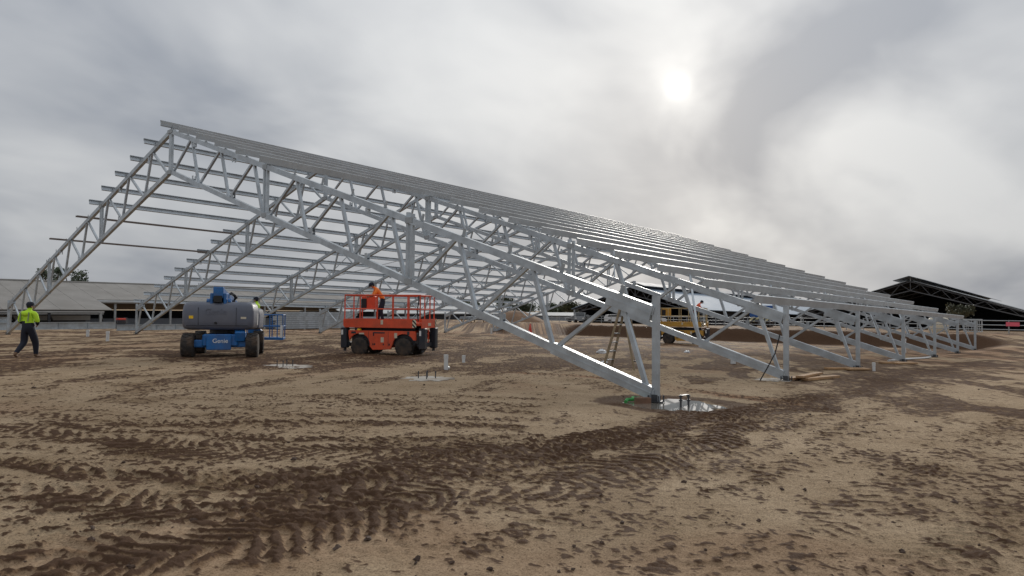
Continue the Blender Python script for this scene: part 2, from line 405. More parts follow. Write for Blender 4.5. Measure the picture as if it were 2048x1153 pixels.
def make_ground():
    ya = YAW
    fwd = np.array([math.cos(ya), math.sin(ya)]); lat = np.array([math.sin(ya), -math.cos(ya)])
    # rows
    rows = [-40, -20, -10, -5, -2, 0, 1.0, 1.8, 2.4]
    a = 2.6
    while a < 70:
        rows.append(a); a += min(0.42, max(0.021, a*a/1110*0.33))
    while a < 2600: rows.append(a); a *= 1.09
    cols = [0.0]; b = 0.0; st = 0.027
    while b < 2500:
        if b > 4.5: st *= 1.006 if b < 40 else 1.10
        b += st; cols.append(b)
    cols = np.array(sorted([-c for c in cols[1:]]+cols)); rows = np.array(rows)
    A, Bq = np.meshgrid(rows, cols, indexing='ij')
    X = CAM.x + A*fwd[0] + Bq*lat[0]; Y = CAM.y + A*fwd[1] + Bq*lat[1]
    sh = X.shape; X = X.ravel(); Y = Y.ravel()
    Z = macro(X, Y)
    dist = np.hypot(X-CAM.x, Y-CAM.y)
    near = dist < 175
    x = X[near]; y = Y[near]
    mud = np.zeros(x.size); red = np.zeros(x.size); dz = np.zeros(x.size)
    big_n = fbm(x*0.35+5, y*0.35+3, 5, 0.55)
    med = fbm(x*1.7, y*1.7+40, 4, 0.55)
    fin = fbm(x*7+11, y*7+2, 4, 0.6)
    tiny = fbm(x*24+3, y*24+8, 3, 0.6)
    wx = (fbm(x*0.9+70, y*0.9, 3)-0.5)*0.5; wy = (fbm(x*0.9, y*0.9+90, 3)-0.5)*0.5
    rho = np.zeros(x.size)
    for kind, wid, pl in TRACKS:
        pl = np.array(pl); best = np.full(x.size, 1e9); S = np.zeros(x.size); T = np.zeros(x.size)
        acc = 0.0
        px = x+wx; py = y+wy
        for i in range(len(pl)-1):
            p0 = pl[i]; d = pl[i+1]-p0; L = np.hypot(*d); d = d/L
            s = np.clip((px-p0[0])*d[0]+(py-p0[1])*d[1], 0, L)
            qx = px-p0[0]-d[0]*s; qy = py-p0[1]-d[1]*s
            dd = np.hypot(qx, qy); mk = dd < best
            best[mk] = dd[mk]; S[mk] = acc+s[mk]; T[mk] = (d[0]*qy-d[1]*qx)[mk]
            acc += L
        inten = {'big': 1.0, 'mid': 0.82, 'red': 0.5, 'churn': 1.0, 'faint': 0.55}[kind]
        edge = 1-sstep(wid*0.5, wid*1.5, best+(med-0.5)*wid*1.8)
        brk = sstep(0.34, 0.62, fbm(S*0.7+wid*31, T*1.6+acc, 3)*0.55+med*0.45+(0.05 if kind in ('big', 'churn') else 0.0))
        r_ = edge*inten*(0.42+0.58*brk)
        if kind != 'churn':
            ph = (S+0.9*np.abs(T)+0.16*(med-0.5)+0.05*(tiny-0.5))/0.19
            tread = np.abs((ph % 1.0)-0.5)*2
            tread = sstep(0.30, 0.74, tread+(fin-0.5)*0.9+(tiny-0.5)*0.5)
            live = edge*sstep(0.30, 0.55, fbm(S*0.5+11, T*0.9+acc*3, 2))
            dz += live*(tread*0.019-0.010)*(1.0 if kind != 'faint' else 0.6)
            r_ = r_*(0.38+0.75*tread)+live*tread*0.22
        else:
            dz += r_*(med-0.45)*0.06
        if kind == 'red': red = np.maximum(red, edge*0.9*np.clip(brk, .2, 1))
        rho = np.maximum(rho, r_)
    # smears of mud dragged over the pad, denser inside the frame
    smear = fbm(x*0.32+y*0.18+50, y*0.95-x*0.45+20, 5, 0.62)
    dd_ = np.hypot(x-CAM.x, y-CAM.y)
    dense = sstep(13, 26, dd_)*0.125
    sm = sstep(0.50, 0.70, smear+dense)
    rho = np.maximum(rho, sm*(0.50+0.35*sstep(10, 24, dd_)))
    for cx_, cy_, rx_, ry_, am_ in ((0.5, 16.8, 4.5, 3.2, 0.95), (6.3, 15.0, 4.6, 4.0, 1.0), (3.5, 22.5, 5.0, 4.0, 0.85), (13.5, 15.0, 6.0, 7.0, 0.85), (22.0, 11.0, 9.0, 5.0, 0.8),
                                   (30.0, 22.0, 9.0, 12.0, 0.7), (16.0, 30.0, 10.0, 6.0, 0.7), (-5.0, 18.0, 3.0, 2.5, 0.6), (13.0, -2.2, 9.0, 1.5, 0.75), (4.2, -3.9, 3.2, 1.3, 0.8), (1.5, -2.2, 3.0, 0.9, 0.8)):
        q_ = np.hypot((x-cx_)/rx_, (y-cy_)/ry_)
        rho = np.maximum(rho, am_*(1-sstep(0.45, 1.1, q_+(med-0.5)*0.9))*(0.45+0.55*sstep(0.36, 0.58, smear)))
    rho = np.maximum(rho, 0.12+0.20*sstep(0.42, 0.64, big_n))
    cr = 0.17*fbm(x*4.6+31, y*4.6+77, 3, 0.7)+0.43*fbm(x*10+3, y*10+8, 3, 0.75)+0.40*fbm(x*21+5, y*21+1, 2, 0.8)
    cr = (cr-cr.mean())/cr.std()
    th_ = 2.2-3.3*rho
    mud = sstep(-0.8, 0.8, cr-th_)
    dz += mud*0.006+np.clip(cr-th_, 0, 1.6)*0.0055
    dz += (med-0.5)*0.034+(fin-0.5)*0.012+(tiny-0.5)*0.017
    red = np.maximum(red, sstep(0.60, 0.72, fbm(x*0.22+9, y*0.3+31, 4))*0.3)
    red = np.maximum(red, sstep(12, 26, x)*sstep(0.45, 0.6, big_n)*0.6)
    # dark fresh earth on the cut bank
    wob = 0.14*np.sin(y*0.35)+0.1*np.sin(y*0.9+1)
    bank = sstep(43.8+wob, 44.8+wob, x+(med-.5)*1.5)*(1-sstep(46.0+wob, 46.8+wob, x))*sstep(-2.2, -0.2, y)*(1-sstep(46, 50, y))
    mud = np.maximum(mud*(1-bank), bank*1.2); rho = np.maximum(rho, bank); red = np.maximum(red*(1-bank*0.5), bank*0.35)
    dz += bank*((med-0.5)*0.14+(fin-0.5)*0.10)
    # dished hollow that holds the puddle
    pr = np.hypot((x-PUDDLE[0])*1.1, (y-PUDDLE[1])*1.0)
    hol = 1-sstep(0.72, 1.2, pr+(med-0.5)*0.5)
    dz = dz*(1-hol*0.9)-hol*0.05
    mud = np.maximum(mud, (1-sstep(0.2, 0.5, np.abs(pr-1.2)+(med-.5)*.4))*0.7)
    fade = 1-sstep(110, 170, np.hypot(x-CAM.x, y-CAM.y))
    Z[near] += dz*fade
    Mu = np.zeros(X.size); Re = np.zeros(X.size); Da = np.zeros(X.size); Da[near] = rho*fade; Mu[near] = mud*fade; Re[near] = red*fade
    me = bpy.data.meshes.new('ground')
    nr, nc = sh
    idx = np.arange(nr*nc).reshape(sh)
    q = np.stack([idx[:-1, :-1], idx[:-1, 1:], idx[1:, 1:], idx[1:, :-1]], -1).reshape(-1, 4)[:, ::-1]
    me.vertices.add(X.size); me.vertices.foreach_set('co', np.stack([X, Y, Z], -1).ravel())
    me.loops.add(q.size); me.loops.foreach_set('vertex_index', q.ravel().astype(np.int32))
    me.polygons.add(len(q)); me.polygons.foreach_set('loop_start', (np.arange(len(q))*4).astype(np.int32))
    me.polygons.foreach_set('use_smooth', np.ones(len(q), bool))
    me.update(calc_edges=True)
    for nm, arr in (('mud', Mu), ('red', Re), ('damp', Da)):
        at = me.attributes.new(nm, 'FLOAT', 'POINT'); at.data.foreach_set('value', arr.astype(np.float32))
    mt = bpy.data.materials.new('site_soil'); mt.use_nodes = True
    h = NT(mt.node_tree); b = mt.node_tree.nodes['Principled BSDF']
    v = h.n('ShaderNodeTexCoord').outputs['Object']
    am = h.n('ShaderNodeAttribute', attribute_name='mud').outputs['Fac']
    ar = h.n('ShaderNodeAttribute', attribute_name='red').outputs['Fac']
    na = h.noise(v, 0.9, 6, 0.6); nb = h.noise(v, 16, 7, 0.7); ncs = h.noise(v, 62, 5, 0.75)
    sand = h.mix(h.ramp(na, [(0.35, 0.0), (0.65, 1.0)]), (0.37, 0.270, 0.170), (0.49, 0.372, 0.248))
    sand = h.mix(h.ramp(nb, [(0.35, 0.0), (0.68, 1.0)]), h.mix(1.0, sand, (0.74, 0.72, 0.70), 'MULTIPLY'), sand)
    grit = h.ramp(ncs, [(0.36, 0.42), (0.48, 0.92), (0.58, 1.1), (0.70, 1.35)])
    sand = h.mix(1.0, sand, grit, 'MULTIPLY')
    redc = h.mix(nb, (0.21, 0.095, 0.05), (0.31, 0.165, 0.095))
    base = h.mix(h.math('MULTIPLY', ar, 0.75), sand, redc)
    ad = h.n('ShaderNodeAttribute', attribute_name='damp').outputs['Fac']
    dampf = h.math('MULTIPLY', h.ramp(h.math('ADD', ad, h.math('MULTIPLY', h.math('SUBTRACT', nb, 0.5), 0.5)), [(0.34, 0.0), (0.9, 1.0)]), 0.85)
    base = h.mix(dampf, base, h.mix(1.0, base, (0.50, 0.43, 0.37), 'MULTIPLY'))
    mudc = h.mix(nb, (0.046, 0.026, 0.016), (0.135, 0.078, 0.047))
    f = h.ramp(h.math('ADD', am, h.math('ADD', h.math('MULTIPLY', h.math('SUBTRACT', nb, 0.5), 1.1), h.math('MULTIPLY', h.math('SUBTRACT', ncs, 0.5), 0.9))), [(0.34, 0.0), (0.70, 1.0)])
    col = h.mix(f, base, mudc)
    h.l(col, b.inputs['Base Color'])
    h.l(h.math('SUBTRACT', 0.92, h.math('MULTIPLY', f, 0.12)), b.inputs['Roughness'])
    b.inputs['Specular IOR Level'].default_value = 0.06
    bp = h.n('ShaderNodeBump'); bp.inputs['Strength'].default_value = 0.9; bp.inputs['Distance'].default_value = 0.035
    h.l(h.math('ADD', h.math('MULTIPLY', nb, 0.7), h.math('MULTIPLY', ncs, 0.5)), bp.inputs['Height'])
    h.l(bp.outputs[0], b.inputs['Normal'])
    me.materials.append(mt)
    o = bpy.data.objects.new('ground', me); COL.objects.link(o)
    tag(o, kind='structure')
    return o
make_ground()

# ------------------------------------------------------------------ steel frame
WID, BAY, SL, H1, DEP, HC = 43.06, 7.2, 0.3238, 1.829, 1.781, 2.045
SEG = WID/6
TH = math.atan(SL)
CH = 0.17          # chord depth
def ztop(y): return H1 + SL*(y if y <= WID/2 else WID-y)
def mir(pts, left): return [(p[0], WID-p[1], p[2]) for p in pts] if left else pts
shed = empty('steel_shed_frame', (0, 0, 0), 0,
             'galvanised steel shed skeleton of seven gable trusses and rows of purlins, still unroofed', 'steel frame')
def make_truss():
    c = CH/2/math.cos(TH)
    mb = MB()
    for left in (0, 1):
        p = mir([(0, 0.02, ztop(0.02)-c), (0, WID/2-0.002, ztop(WID/2-0.002)-c)], left)
        mb.bar(p[0], p[1], 0.13, CH)
    t = mb.build('truss', 'galv', shed)
    for left in (0, 1):
        p = mir([(0, 0.02, ztop(0.02)-DEP+c), (0, WID/2-0.002, ztop(WID/2-0.002)-DEP+c)], left)
        MB().bar(p[0], p[1], 0.13, CH).build('bottom_chord', 'galv', t)
        # sleeves at the eave end
        y0, y1 = 0.07, 0.345*SEG
        p = mir([(0, y0, ztop(y0)-DEP+c+0.00), (0, y1, ztop(y1)-DEP+c+0.00)], left)
        sb = MB()
        sb.bar(p[0], p[1], 0.155, CH+0.07)
        q = [(a[0], a[1], a[2]) for a in p]
        sb.bar(q[0], q[1], 0.172, 0.025)
        sb.build('chord_sleeve', 'galv', t)
        y0, y1 = 0.07, 0.15*SEG
        p = mir([(0, y0, ztop(y0)-c-0.06), (0, y1, ztop(y1)-c-0.06)], left)
        sb = MB().bar(p[0], p[1], 0.155, CH+0.13)
        sb.bar(p[0], p[1], 0.172, 0.03)
        sb.build('chord_sleeve', 'galv', t)
        for n in range(3):
            j = [(n+.02, 0), (n+.115, 1), (n+.34, 0), (n+.435, 1), (n+.66, 0), (n+.755, 1), (n+.972, 0)]
            for i in range(6):
                (ua, ta), (ub, tb) = j[i], j[i+1]
                off = 0.006*SEG
                ya = ua*SEG+off; yb = ub*SEG-off
                za = ztop(ya)-c-0.03 if ta else ztop(ya)-DEP+c+0.03
                zb = ztop(yb)-c-0.03 if tb else ztop(yb)-DEP+c+0.03
                p = mir([(0, ya, za), (0, yb, zb)], left)
                wd = 0.080 if ta else 0.086
                MB().bar(p[0], p[1], wd, wd, (1, 0, 0)).build('web', 'galv', t)
        # splice posts
        for n in (1, 2):
            for dy in (-0.088, 0.088):
                y = n*SEG+dy
                p = mir([(0, y, ztop(y)-DEP-0.03), (0, y, ztop(y)+0.10)], left)
                MB().bar(p[0], p[1], 0.085, 0.085, (0, 1, 0)).build('splice_post', 'galv', t)
            y = n*SEG
            p = mir([(0, y, ztop(y)-DEP+c), (0, y, ztop(y)-c)], left)
            MB().box(p[0], (0.15, 0.28, 0.15)).build('splice_plate', 'galv_dull', t)
            MB().box(p[1], (0.15, 0.28, 0.15)).build('splice_plate', 'galv_dull', t)
        # end post with its foot
        p = mir([(0, 0.0, 0.02), (0, 0.0, HC)], left)
        MB().bar(p[0], p[1], 0.10, 0.125, (0, 1, 0)).build('end_post', 'galv', t)
        y = WID if left else 0.0
        fb = MB().box((0, y, 0.010), (0.22, 0.26, 0.02))
        for sx in (-1, 1):
            fb.box((sx*0.064, y, 0.08), (0.010, 0.13, 0.13))
            for sy in (-1, 1): fb.tube((sx*0.10, y+sy*0.11, 0.02), (sx*0.10, y+sy*0.11, 0.13), 0.014, 6)
        fb.build('base_plate', 'dark_steel', t)
        # brackets left on the chords for the fly braces
        for u in (0.55, 1.25, 1.62, 2.3, 2.72):
            y = u*SEG
            for zc, sg in ((ztop(y)-DEP+CH/math.cos(TH), 1), (ztop(y)-CH/math.cos(TH)-0.02, -1)):
                if (sg < 0) and u in (0.55, 1.62): continue
                b = MB()
                for dx in (-0.05, 0.05):
                    pp = mir([(dx, y, zc+sg*0.07)], left)[0]
                    b.box(pp, (0.012, 0.10, 0.17))
                pp = mir([(0, y, zc+sg*0.03)], left)[0]
                b.box(pp, (0.11, 0.10, 0.012))
                b.build('bracket', 'galv', t)
    # king post
    for dy in (-0.056, 0.056):
        MB().bar((0, WID/2+dy, ztop(WID/2)-DEP-0.02), (0, WID/2+dy, ztop(WID/2)-0.01), 0.10, 0.10, (0, 1, 0)).build('king_post', 'galv', t)
    MB().box((0, WID/2, ztop(WID/2)-0.10), (0.17, 0.42, 0.14)).build('splice_plate', 'galv_dull', t)
    MB().box((0, WID/2, ztop(WID/2)-DEP+0.06), (0.17, 0.36, 0.16)).build('splice_plate', 'galv_dull', t)
    return t
UK = [0.10+0.207*k for k in range(15)]
PD = 0.22; PFL = 0.075; PT = 0.005
def purlin_profile(left):
    # (t, n): t runs down the slope, n normal to it
    pr = [(0, 0), (-PFL, 0), (-PFL, PT), (-PT, PT), (-PT, PD-PT), (-PFL, PD-PT), (-PFL, PD-0.025), (-PFL-PT, PD-0.025), (-PFL-PT, PD), (0, PD)]
    sgn = -1 if not left else 1
    tv = Vector((0, sgn*math.cos(TH), -math.sin(TH))); nv = Vector((0, sgn*math.sin(TH), math.cos(TH)))
    return [tv*a + nv*b for a, b in pr]
def purlin_mesh(left, x0, x1):
    pr = purlin_profile(left); n = len(pr)
    mb = MB()
    mb.add([Vector((x0, p.y, p.z-K*x0)) for p in pr]+[Vector((x1, p.y, p.z-K*x1)) for p in pr],
           [tuple(range(n)), tuple(range(2*n-1, n-1, -1))]+[(i, n+i, n+(i+1) % n, (i+1) % n) for i in range(n)])
    me = mb.mesh('purlin'); me.materials.append(M['galv_purlin']); return me
cleat_me = None
t0 = make_truss()
def cleat(parent, y, left):
    global cleat_me
    if cleat_me is None:
        b = MB().box((0, 0, 0.07), (0.008, 0.09, 0.22)); b.box((0, 0, 0.0), (0.10, 0.09, 0.01))
        cleat_me = b.mesh('purlin_cleat'); cleat_me.materials.append(M['galv_dull'])
    o = bpy.data.objects.new('purlin_cleat', cleat_me); COL.objects.link(o); o.parent = parent
    yy = WID-y if left else y
    o.location = (0.0, yy, ztop(y)+0.012); o.rotation_euler = (TH if not left else -TH, 0, 0)
for left in (0, 1):
    for u in UK: cleat(t0, u*SEG+0.07, left)
trusses = [t0]
for i in range(1, 7):
    c = copy_tree(t0, shed)
    c.location = (BAY*i, 0, -K*BAY*i)
    trusses.append(c)
NEARX, FARX = -0.42, 43.2+0.45
pm = {}
for left in (0, 1):
    for k, u in enumerate(UK):
        full = k >= 9
        key = (left, full)
        if key not in pm: pm[key] = purlin_mesh(left, NEARX if full else BAY-0.45, FARX)
        o = bpy.data.objects.new('purlin', pm[key]); COL.objects.link(o); o.parent = shed
        y = u*SEG
        o.location = (random.uniform(-.04, .04), WID-y if left else y, ztop(y)+0.045)
# two loose brown channels spanning only the first bay
for u, dx0 in ((1.756, -0.5), (1.36, -0.75)):
    y = u*SEG; yy = WID-y; z = ztop(y)+0.05
    b = MB()
    b.bar((dx0, yy, z-K*dx0), (BAY+0.4, yy, z-K*(BAY+.4)), 0.16, 0.012)
    for s in (-1, 1): b.bar((dx0, yy+s*0.08, z+0.035-K*dx0), (BAY+0.4, yy+s*0.08, z+0.035-K*(BAY+.4)), 0.010, 0.075)
    tag(b.build('loose_channel', 'brown_steel', shed), 'thin brown channel laid across the first bay')
# fly braces between bottom chord and purlins
for i in range(1, 6):
    for left in (0, 1):
        for ua, ub in ((0.36, 0.514),) + (((1.4, 1.55),) if i in (2, 4) else ()):
            ya, yb = ua*SEG, ub*SEG
            pa = (0.12, ya, ztop(ya)-DEP+0.1); pb = (1.75, yb, ztop(yb)+0.05)
            p = mir([pa, pb], left)
            o = MB().bar(p[0], p[1], 0.06, 0.05).build('fly_brace', 'galv', shed)
            o.location = (BAY*i, 0, -K*BAY*i)
# a diagonal rod brace in two bays
for i, left in ((2, 1), (4, 1), (5, 0)):
    ya, yb = 0.6*SEG, 1.9*SEG
    p = mir([(0.1, ya, ztop(ya)-0.15), (BAY-0.1, yb, ztop(yb)-0.15-K*BAY)], left)
    o = MB().tube(p[0], p[1], 0.018, 6).build('brace_rod', 'galv_dull', shed)
    o.location = (BAY*i, 0, -K*BAY*i)
#@@PART2@@
# ------------------------------------------------------------------ puddle, pads, pipes, timber
def blob(cx, cy, rx, ry, n, seed, rot=0.0, jit=0.22):
    rr = random.Random(seed); pts = []
    for i in range(n):
        t = 2*math.pi*i/n; k = 1+rr.uniform(-jit, jit)
        x, y = rx*k*math.cos(t), ry*k*math.sin(t)
        pts.append((cx+x*math.cos(rot)-y*math.sin(rot), cy+x*math.sin(rot)+y*math.cos(rot)))
    return pts
def sheet(pts, z): return MB().add([(x, y, z) for x, y in pts], [tuple(range(len(pts)))])
pud = MB().prism(blob(-0.05, -0.45, 0.80, 0.86, 26, 3, R(-20)), -0.08, -0.006, 'z').build('puddle', 'water')
tag(pud, 'pale puddle of water round the foot of the end truss', 'puddle')
def anchor_pad(x, y, w, d, label, bolts, rz=0.0, cover=0.0):
    z = gz(x, y)
    p = empty('footing_pad', (x, y, z), rz, label, 'footing')
    MB().prism(blob(0, 0, w/2, d/2, 30, int(x*10+77), 0, 0.28), -0.1, 0.016, 'z').build('concrete_top', 'concrete', p)
    for bx, by in bolts:
        b = MB().tube((bx, by, 0.02), (bx, by, 0.20), 0.013, 8)
        b.tube((bx, by, 0.16), (bx, by, 0.18), 0.022, 6)
        b.build('anchor_bolt', 'dark_steel', p)
    return p
sq = lambda a: [(sx*a, sy*a) for sx in (-1, 1) for sy in (-1, 1)]
anchor_pad(-0.75, 11.8, 1.5, 1.5, 'wet footing pad with bolts in the mud beside the blue boom lift', sq(0.16))
anchor_pad(-0.16, 6.3, 1.2, 1.1, 'footing pad with four bolts alone in the dry gravel', sq(0.15))
anchor_pad(7.15, 0.35, 0.9, 0.9, 'footing pad under the truss post with the black strap', [])
rod = empty('anchor_rods', (-0.20, -0.70, -0.05), 0, 'pair of short dark bolts standing in the puddle', 'bolts')
for dx in (-0.07, 0.07):
    b = MB().tube((dx, -dx*0.6, 0), (dx, -dx*0.6, 0.27), 0.02, 8); b.tube((dx, -dx*.6, 0.15), (dx, -dx*.6, 0.18), 0.036, 6); b.tube((dx, -dx*.6, 0.23), (dx, -dx*.6, 0.255), 0.036, 6)
    b.build('bolt', 'dark_steel', rod)
MB().box((0, 0, 0.26), (0.26, 0.07, 0.012)).build('tie_plate', 'dark_steel', rod)
blk = MB().box((0, 0, 0.05), (0.30, 0.12, 0.13), Euler((0, 0, R(-40))).to_matrix(), 0.006).build('timber_block', 'timber_dark')
blk.location = (-0.33, 0.10, -0.01); tag(blk, 'short wet timber block at the puddle edge', 'timber')
gs = MB().path([(-0.52, 0.36, 0.015), (-0.36, 0.42, 0.04), (-0.2, 0.38, 0.03), (-0.08, 0.46, 0.05), (0.08, 0.42, 0.02)], 0.035, 6).build('green_tie', 'green')
tag(gs, 'crumpled green plastic strip beside the puddle', 'plastic')
def board_pile(x, y, rz, spec, label):
    for k, (dx, dy, L, w, h, z, a) in enumerate(spec):
        b = MB().box((0, 0, h/2), (L, w, h), None, 0.006).build('timber_board', 'timber')
        c, s = math.cos(rz), math.sin(rz)
        px, py = x+dx*c-dy*s, y+dx*s+dy*c
        b.location = (px, py, gz(px, py)+z); b.rotation_euler = (0, R(0.9), rz+R(a))
        tag(b, ('upper ' if z > 0.05 else 'longer ' if k == 0 else 'shorter ')+label, 'timber', label.replace('timber board', 'boards'))
board_pile(8.45, -0.2, R(-5), [(0, 0.15, 2.2, 0.22, 0.07, 0.02, 4), (0.1, -0.3, 2.0, 0.22, 0.07, 0.02, -3), (-0.05, -0.05, 2.1, 0.2, 0.06, 0.095, 8)],
           'timber board lying by the second truss foot')
board_pile(13.6, 0.15, R(-38), [(0, 0.1, 1.5, 0.2, 0.07, 0.02, 0), (0.35, -0.12, 0.9, 0.2, 0.06, 0.02, 5)], 'timber board lying by the third truss foot')
board_pile(19.7, -0.2, R(-35), [(0, 0.1, 1.6, 0.22, 0.07, 0.02, 0), (0.2, -0.15, 1.2, 0.2, 0.06, 0.02, 9)], 'timber board lying by the fourth truss foot')
def pvc(x, y, h, r, label, elbow=False):
    z = gz(x, y)
    p = empty('drain_pipe', (x, y, z-0.03), R(random.uniform(0, 90)), label, 'pipe')
    b = MB(); n = 12
    b.tube((0, 0, 0), (0.01, 0, h), r, n); b.build('pipe', 'pvc', p, True)
    b = MB().tube((0.01, 0, h-0.10), (0.01, 0, h+0.012), r*1.13, n); b.build('socket', 'pvc', p, True)
    if elbow:
        e = MB().path([(0, 0, 0.10), (0.06, -0.04, 0.075), (0.13, -0.09, 0.07)], r*1.08, n); e.build('elbow', 'pvc', p, True)
    return p
pvc(2.37, 8.23, 0.46, 0.062, 'upright white drain pipe with an elbow at its foot', True)
pvc(5.09, 10.17, 0.27, 0.055, 'short white pipe stub standing behind the elbowed pipe')
pvc(1.48, 31.8, 0.52, 0.075, 'tall white pipe stub in front of the stacked beams')
pvc(2.8, 38.6, 0.42, 0.08, 'shorter white pipe stub behind the tall one, near the stacked beams')
pvc(13.4, 4.1, 0.34, 0.10, 'square-topped white stub below the second truss chord')
pvc(32.9, 2.2, 0.85, 0.12, 'white stub pipe beside the fifth truss foot')
pvc(37.8, 38.5, 0.62, 0.09, 'thin white stub near the red cone')
pvc(32.5, 40.5, 0.6, 0.09, 'thin white stub by the low steel pack')
pvc(14.2, -0.55, 0.30, 0.05, 'small grey stub by the third truss foot')
cond = MB().path([(21.42, 0.54, gz(21.4, .5)+0.05), (23.5, 0.32, gz(23.5, .3)+0.06), (25.6, 0.05, gz(25.6, 0)+0.05), (27.3, -0.06, gz(27.3, 0)+0.05)], 0.045, 8).build('conduit', 'pvc')
tag(cond, 'long white conduit lying between truss feet', 'conduit')
cn = empty('traffic_cone', (41.4, 36.6, gz(41.4, 36.6)), 0, 'red traffic cone below the dirt mound', 'cone')
MB().box((0, 0, 0.03), (0.6, 0.6, 0.06), None, 0.01).build('base', 'cone_red', cn)
MB().lathe([(0.24, 0.05), (0.15, 0.5), (0.05, 1.05), (0.04, 1.07)], 16, 'z').build('cone_body', 'cone_red', cn, True)
def rag(x, y, s, label):
    rr = random.Random(int(x*31)); b = MB().ell((0, 0, 0.05*s), (0.34*s, 0.22*s, 0.12*s), 8)
    b.v = [(v[0]*(1+rr.uniform(-.25, .25)), v[1]*(1+rr.uniform(-.25, .25)), v[2]*(1+rr.uniform(-.35, .35))) for v in b.v]
    o = b.build('plastic_bag', 'plastic_bag'); o.location = (x, y, gz(x, y)); tag(o, label, 'rubbish')
rag(15.6, 11.4, 1.0, 'white plastic bag on the mud behind the step ladder')
rag(20.5, 9.5, 0.6, 'small white scrap of plastic on the mud inside the frame')
rag(9.3, 7.2, 0.5, 'white scrap of wrapping between ladder and red lift')

# clods of mud scattered over the site
def clods():
    b = MB(); rr = random.Random(5)
    ico = MB().ell((0, 0, 0), (1, 1, 1), 4)
    n = 0
    while n < 900:
        d = 3.6+22*rr.random()**1.6; a = YAW+R(rr.uniform(-42, 42))
        x, y = CAM.x+d*math.cos(a), CAM.y+d*math.sin(a)
        if math.hypot(x-PUDDLE[0], y-PUDDLE[1]) < 1.2: continue
        s = 0.006+0.020*rr.random()**5
        q = [rr.uniform(.6, 1.4) for _ in ico.v]
        th = rr.uniform(0, 6.28); ct, st = math.cos(th), math.sin(th); z = gz(x, y)+s*0.3
        sx, sy = rr.uniform(.8, 1.7), rr.uniform(.7, 1.2)
        b.add([(x+s*k*(v[0]*sx*ct-v[1]*sy*st), y+s*k*(v[0]*sx*st+v[1]*sy*ct), z+s*k*v[2]*0.75) for v, k in zip(ico.v, q)], ico.f)
        n += 1
    M['clod'] = mat('mud_clod', (0.085, 0.055, 0.04), 0.95, 0, 0.35, 3.0)
    me = bpy.data.meshes.new('mud_clods'); me.from_pydata(b.v, [], b.f); me.update(); me.materials.append(M['clod'])
    o = bpy.data.objects.new('mud_clods', me); COL.objects.link(o)
    tag(o, 'small dark clods of mud strewn over the dry gravel', 'mud', kind='stuff')
clods()

# ------------------------------------------------------------------ step ladder
def ladder():
    x, y = 7.28, 5.15
    L = empty('step_ladder', (x, y, gz(x, y)-0.01), R(4), 'mud-stained timber coloured step ladder standing open behind the end truss', 'ladder')
    H = 1.98
    for sx in (-1, 1):
        MB().bar((sx*0.27, 0.60, 0), (sx*0.15, 0.05, H), 0.035, 0.075, (0, 1, 0)).build('front_rail', 'fibreglass', L)
        MB().bar((sx*0.29, -0.52, 0), (sx*0.15, -0.05, H), 0.03, 0.06, (0, 1, 0)).build('rear_rail', 'fibreglass', L)
    for k in range(1, 7):
        t = k/6.9; w = 0.27-(0.27-0.15)*t
        MB().box((0, 0.60-0.55*t, H*t), (2*w, 0.085, 0.03)).build('tread', 'galv_dull', L)
    for k in (1, 3, 5):
        t = k/6.9; w = 0.29-0.14*t
        MB().box((0, -0.52+0.47*t, H*t), (2*w, 0.025, 0.04)).build('brace', 'dark_steel', L)
    MB().box((0, 0, H+0.02), (0.36, 0.20, 0.07), None, 0.01).build('top_cap', 'green', L)
ladder()
st = MB().path([(7.13, 0.14, 1.15), (7.02, 0.24, 0.62), (6.86, 0.38, 0.25), (6.69, 0.52, gz(6.7, .5)+0.01)], 0.016, 6).build('ratchet_strap', 'strap')
tag(st, 'black strap hanging slack from the second truss post', 'strap')

# ------------------------------------------------------------------ wheels / machines
def wheel(parent, x, y, r, w, rim='rim', lugs=18, steer=0.0):
    b = MB()
    prof = [(r*0.60, -w/2), (r*0.86, -w/2), (r*0.97, -w*0.40), (r*0.97, w*0.40), (r*0.86, w/2), (r*0.60, w/2)]
    b.lathe(prof, 28, 'x')
    for i in range(lugs):
        for s in (-1, 1):
            t = 2*math.pi*(i+0.25*s)/lugs
            rot = Euler((t, 0, 0)).to_matrix() @ Euler((0, 0, s*R(28))).to_matrix()
            c = Euler((t, 0, 0)).to_matrix() @ Vector((s*w*0.23, 0, r*0.965))
            b.box(c, (w*0.46, r*0.11, r*0.07), rot)
    t = b.build('tyre', 'tyre', parent, True)
    t.location = (x, y, r-0.03); t.rotation_euler = (0, 0, steer)
    rm = MB().lathe([(r*0.56, -w*0.36), (r*0.61, -w*0.47), (r*0.61, w*0.47), (r*0.56, w*0.36), (r*0.22, w*0.30), (r*0.2, w*0.42), (0.01, w*0.42)], 20, 'x')
    rm.lathe([(r*0.56, -w*0.36), (r*0.22, -w*0.30), (r*0.2, -w*0.42), (0.01, -w*0.42)], 20, 'x')
    o = rm.build('rim', rim, t, True)
    return t
def text(s, size, mt, parent, loc, rot, ext=0.004, name='lettering'):
    cu = bpy.data.curves.new(name, 'FONT'); cu.body = s; cu.size = size; cu.extrude = ext; cu.align_x = 'CENTER'; cu.align_y = 'CENTER'
    tmp = bpy.data.objects.new('tmp', cu); COL.objects.link(tmp)
    me = bpy.data.meshes.new_from_object(tmp.evaluated_get(bpy.context.evaluated_depsgraph_get()))
    bpy.data.objects.remove(tmp)
    me.name = name; me.materials.clear(); me.materials.append(M[mt])
    o = bpy.data.objects.new(name, me); COL.objects.link(o); o.parent = parent; o.location = loc; o.rotation_euler = rot
    return o
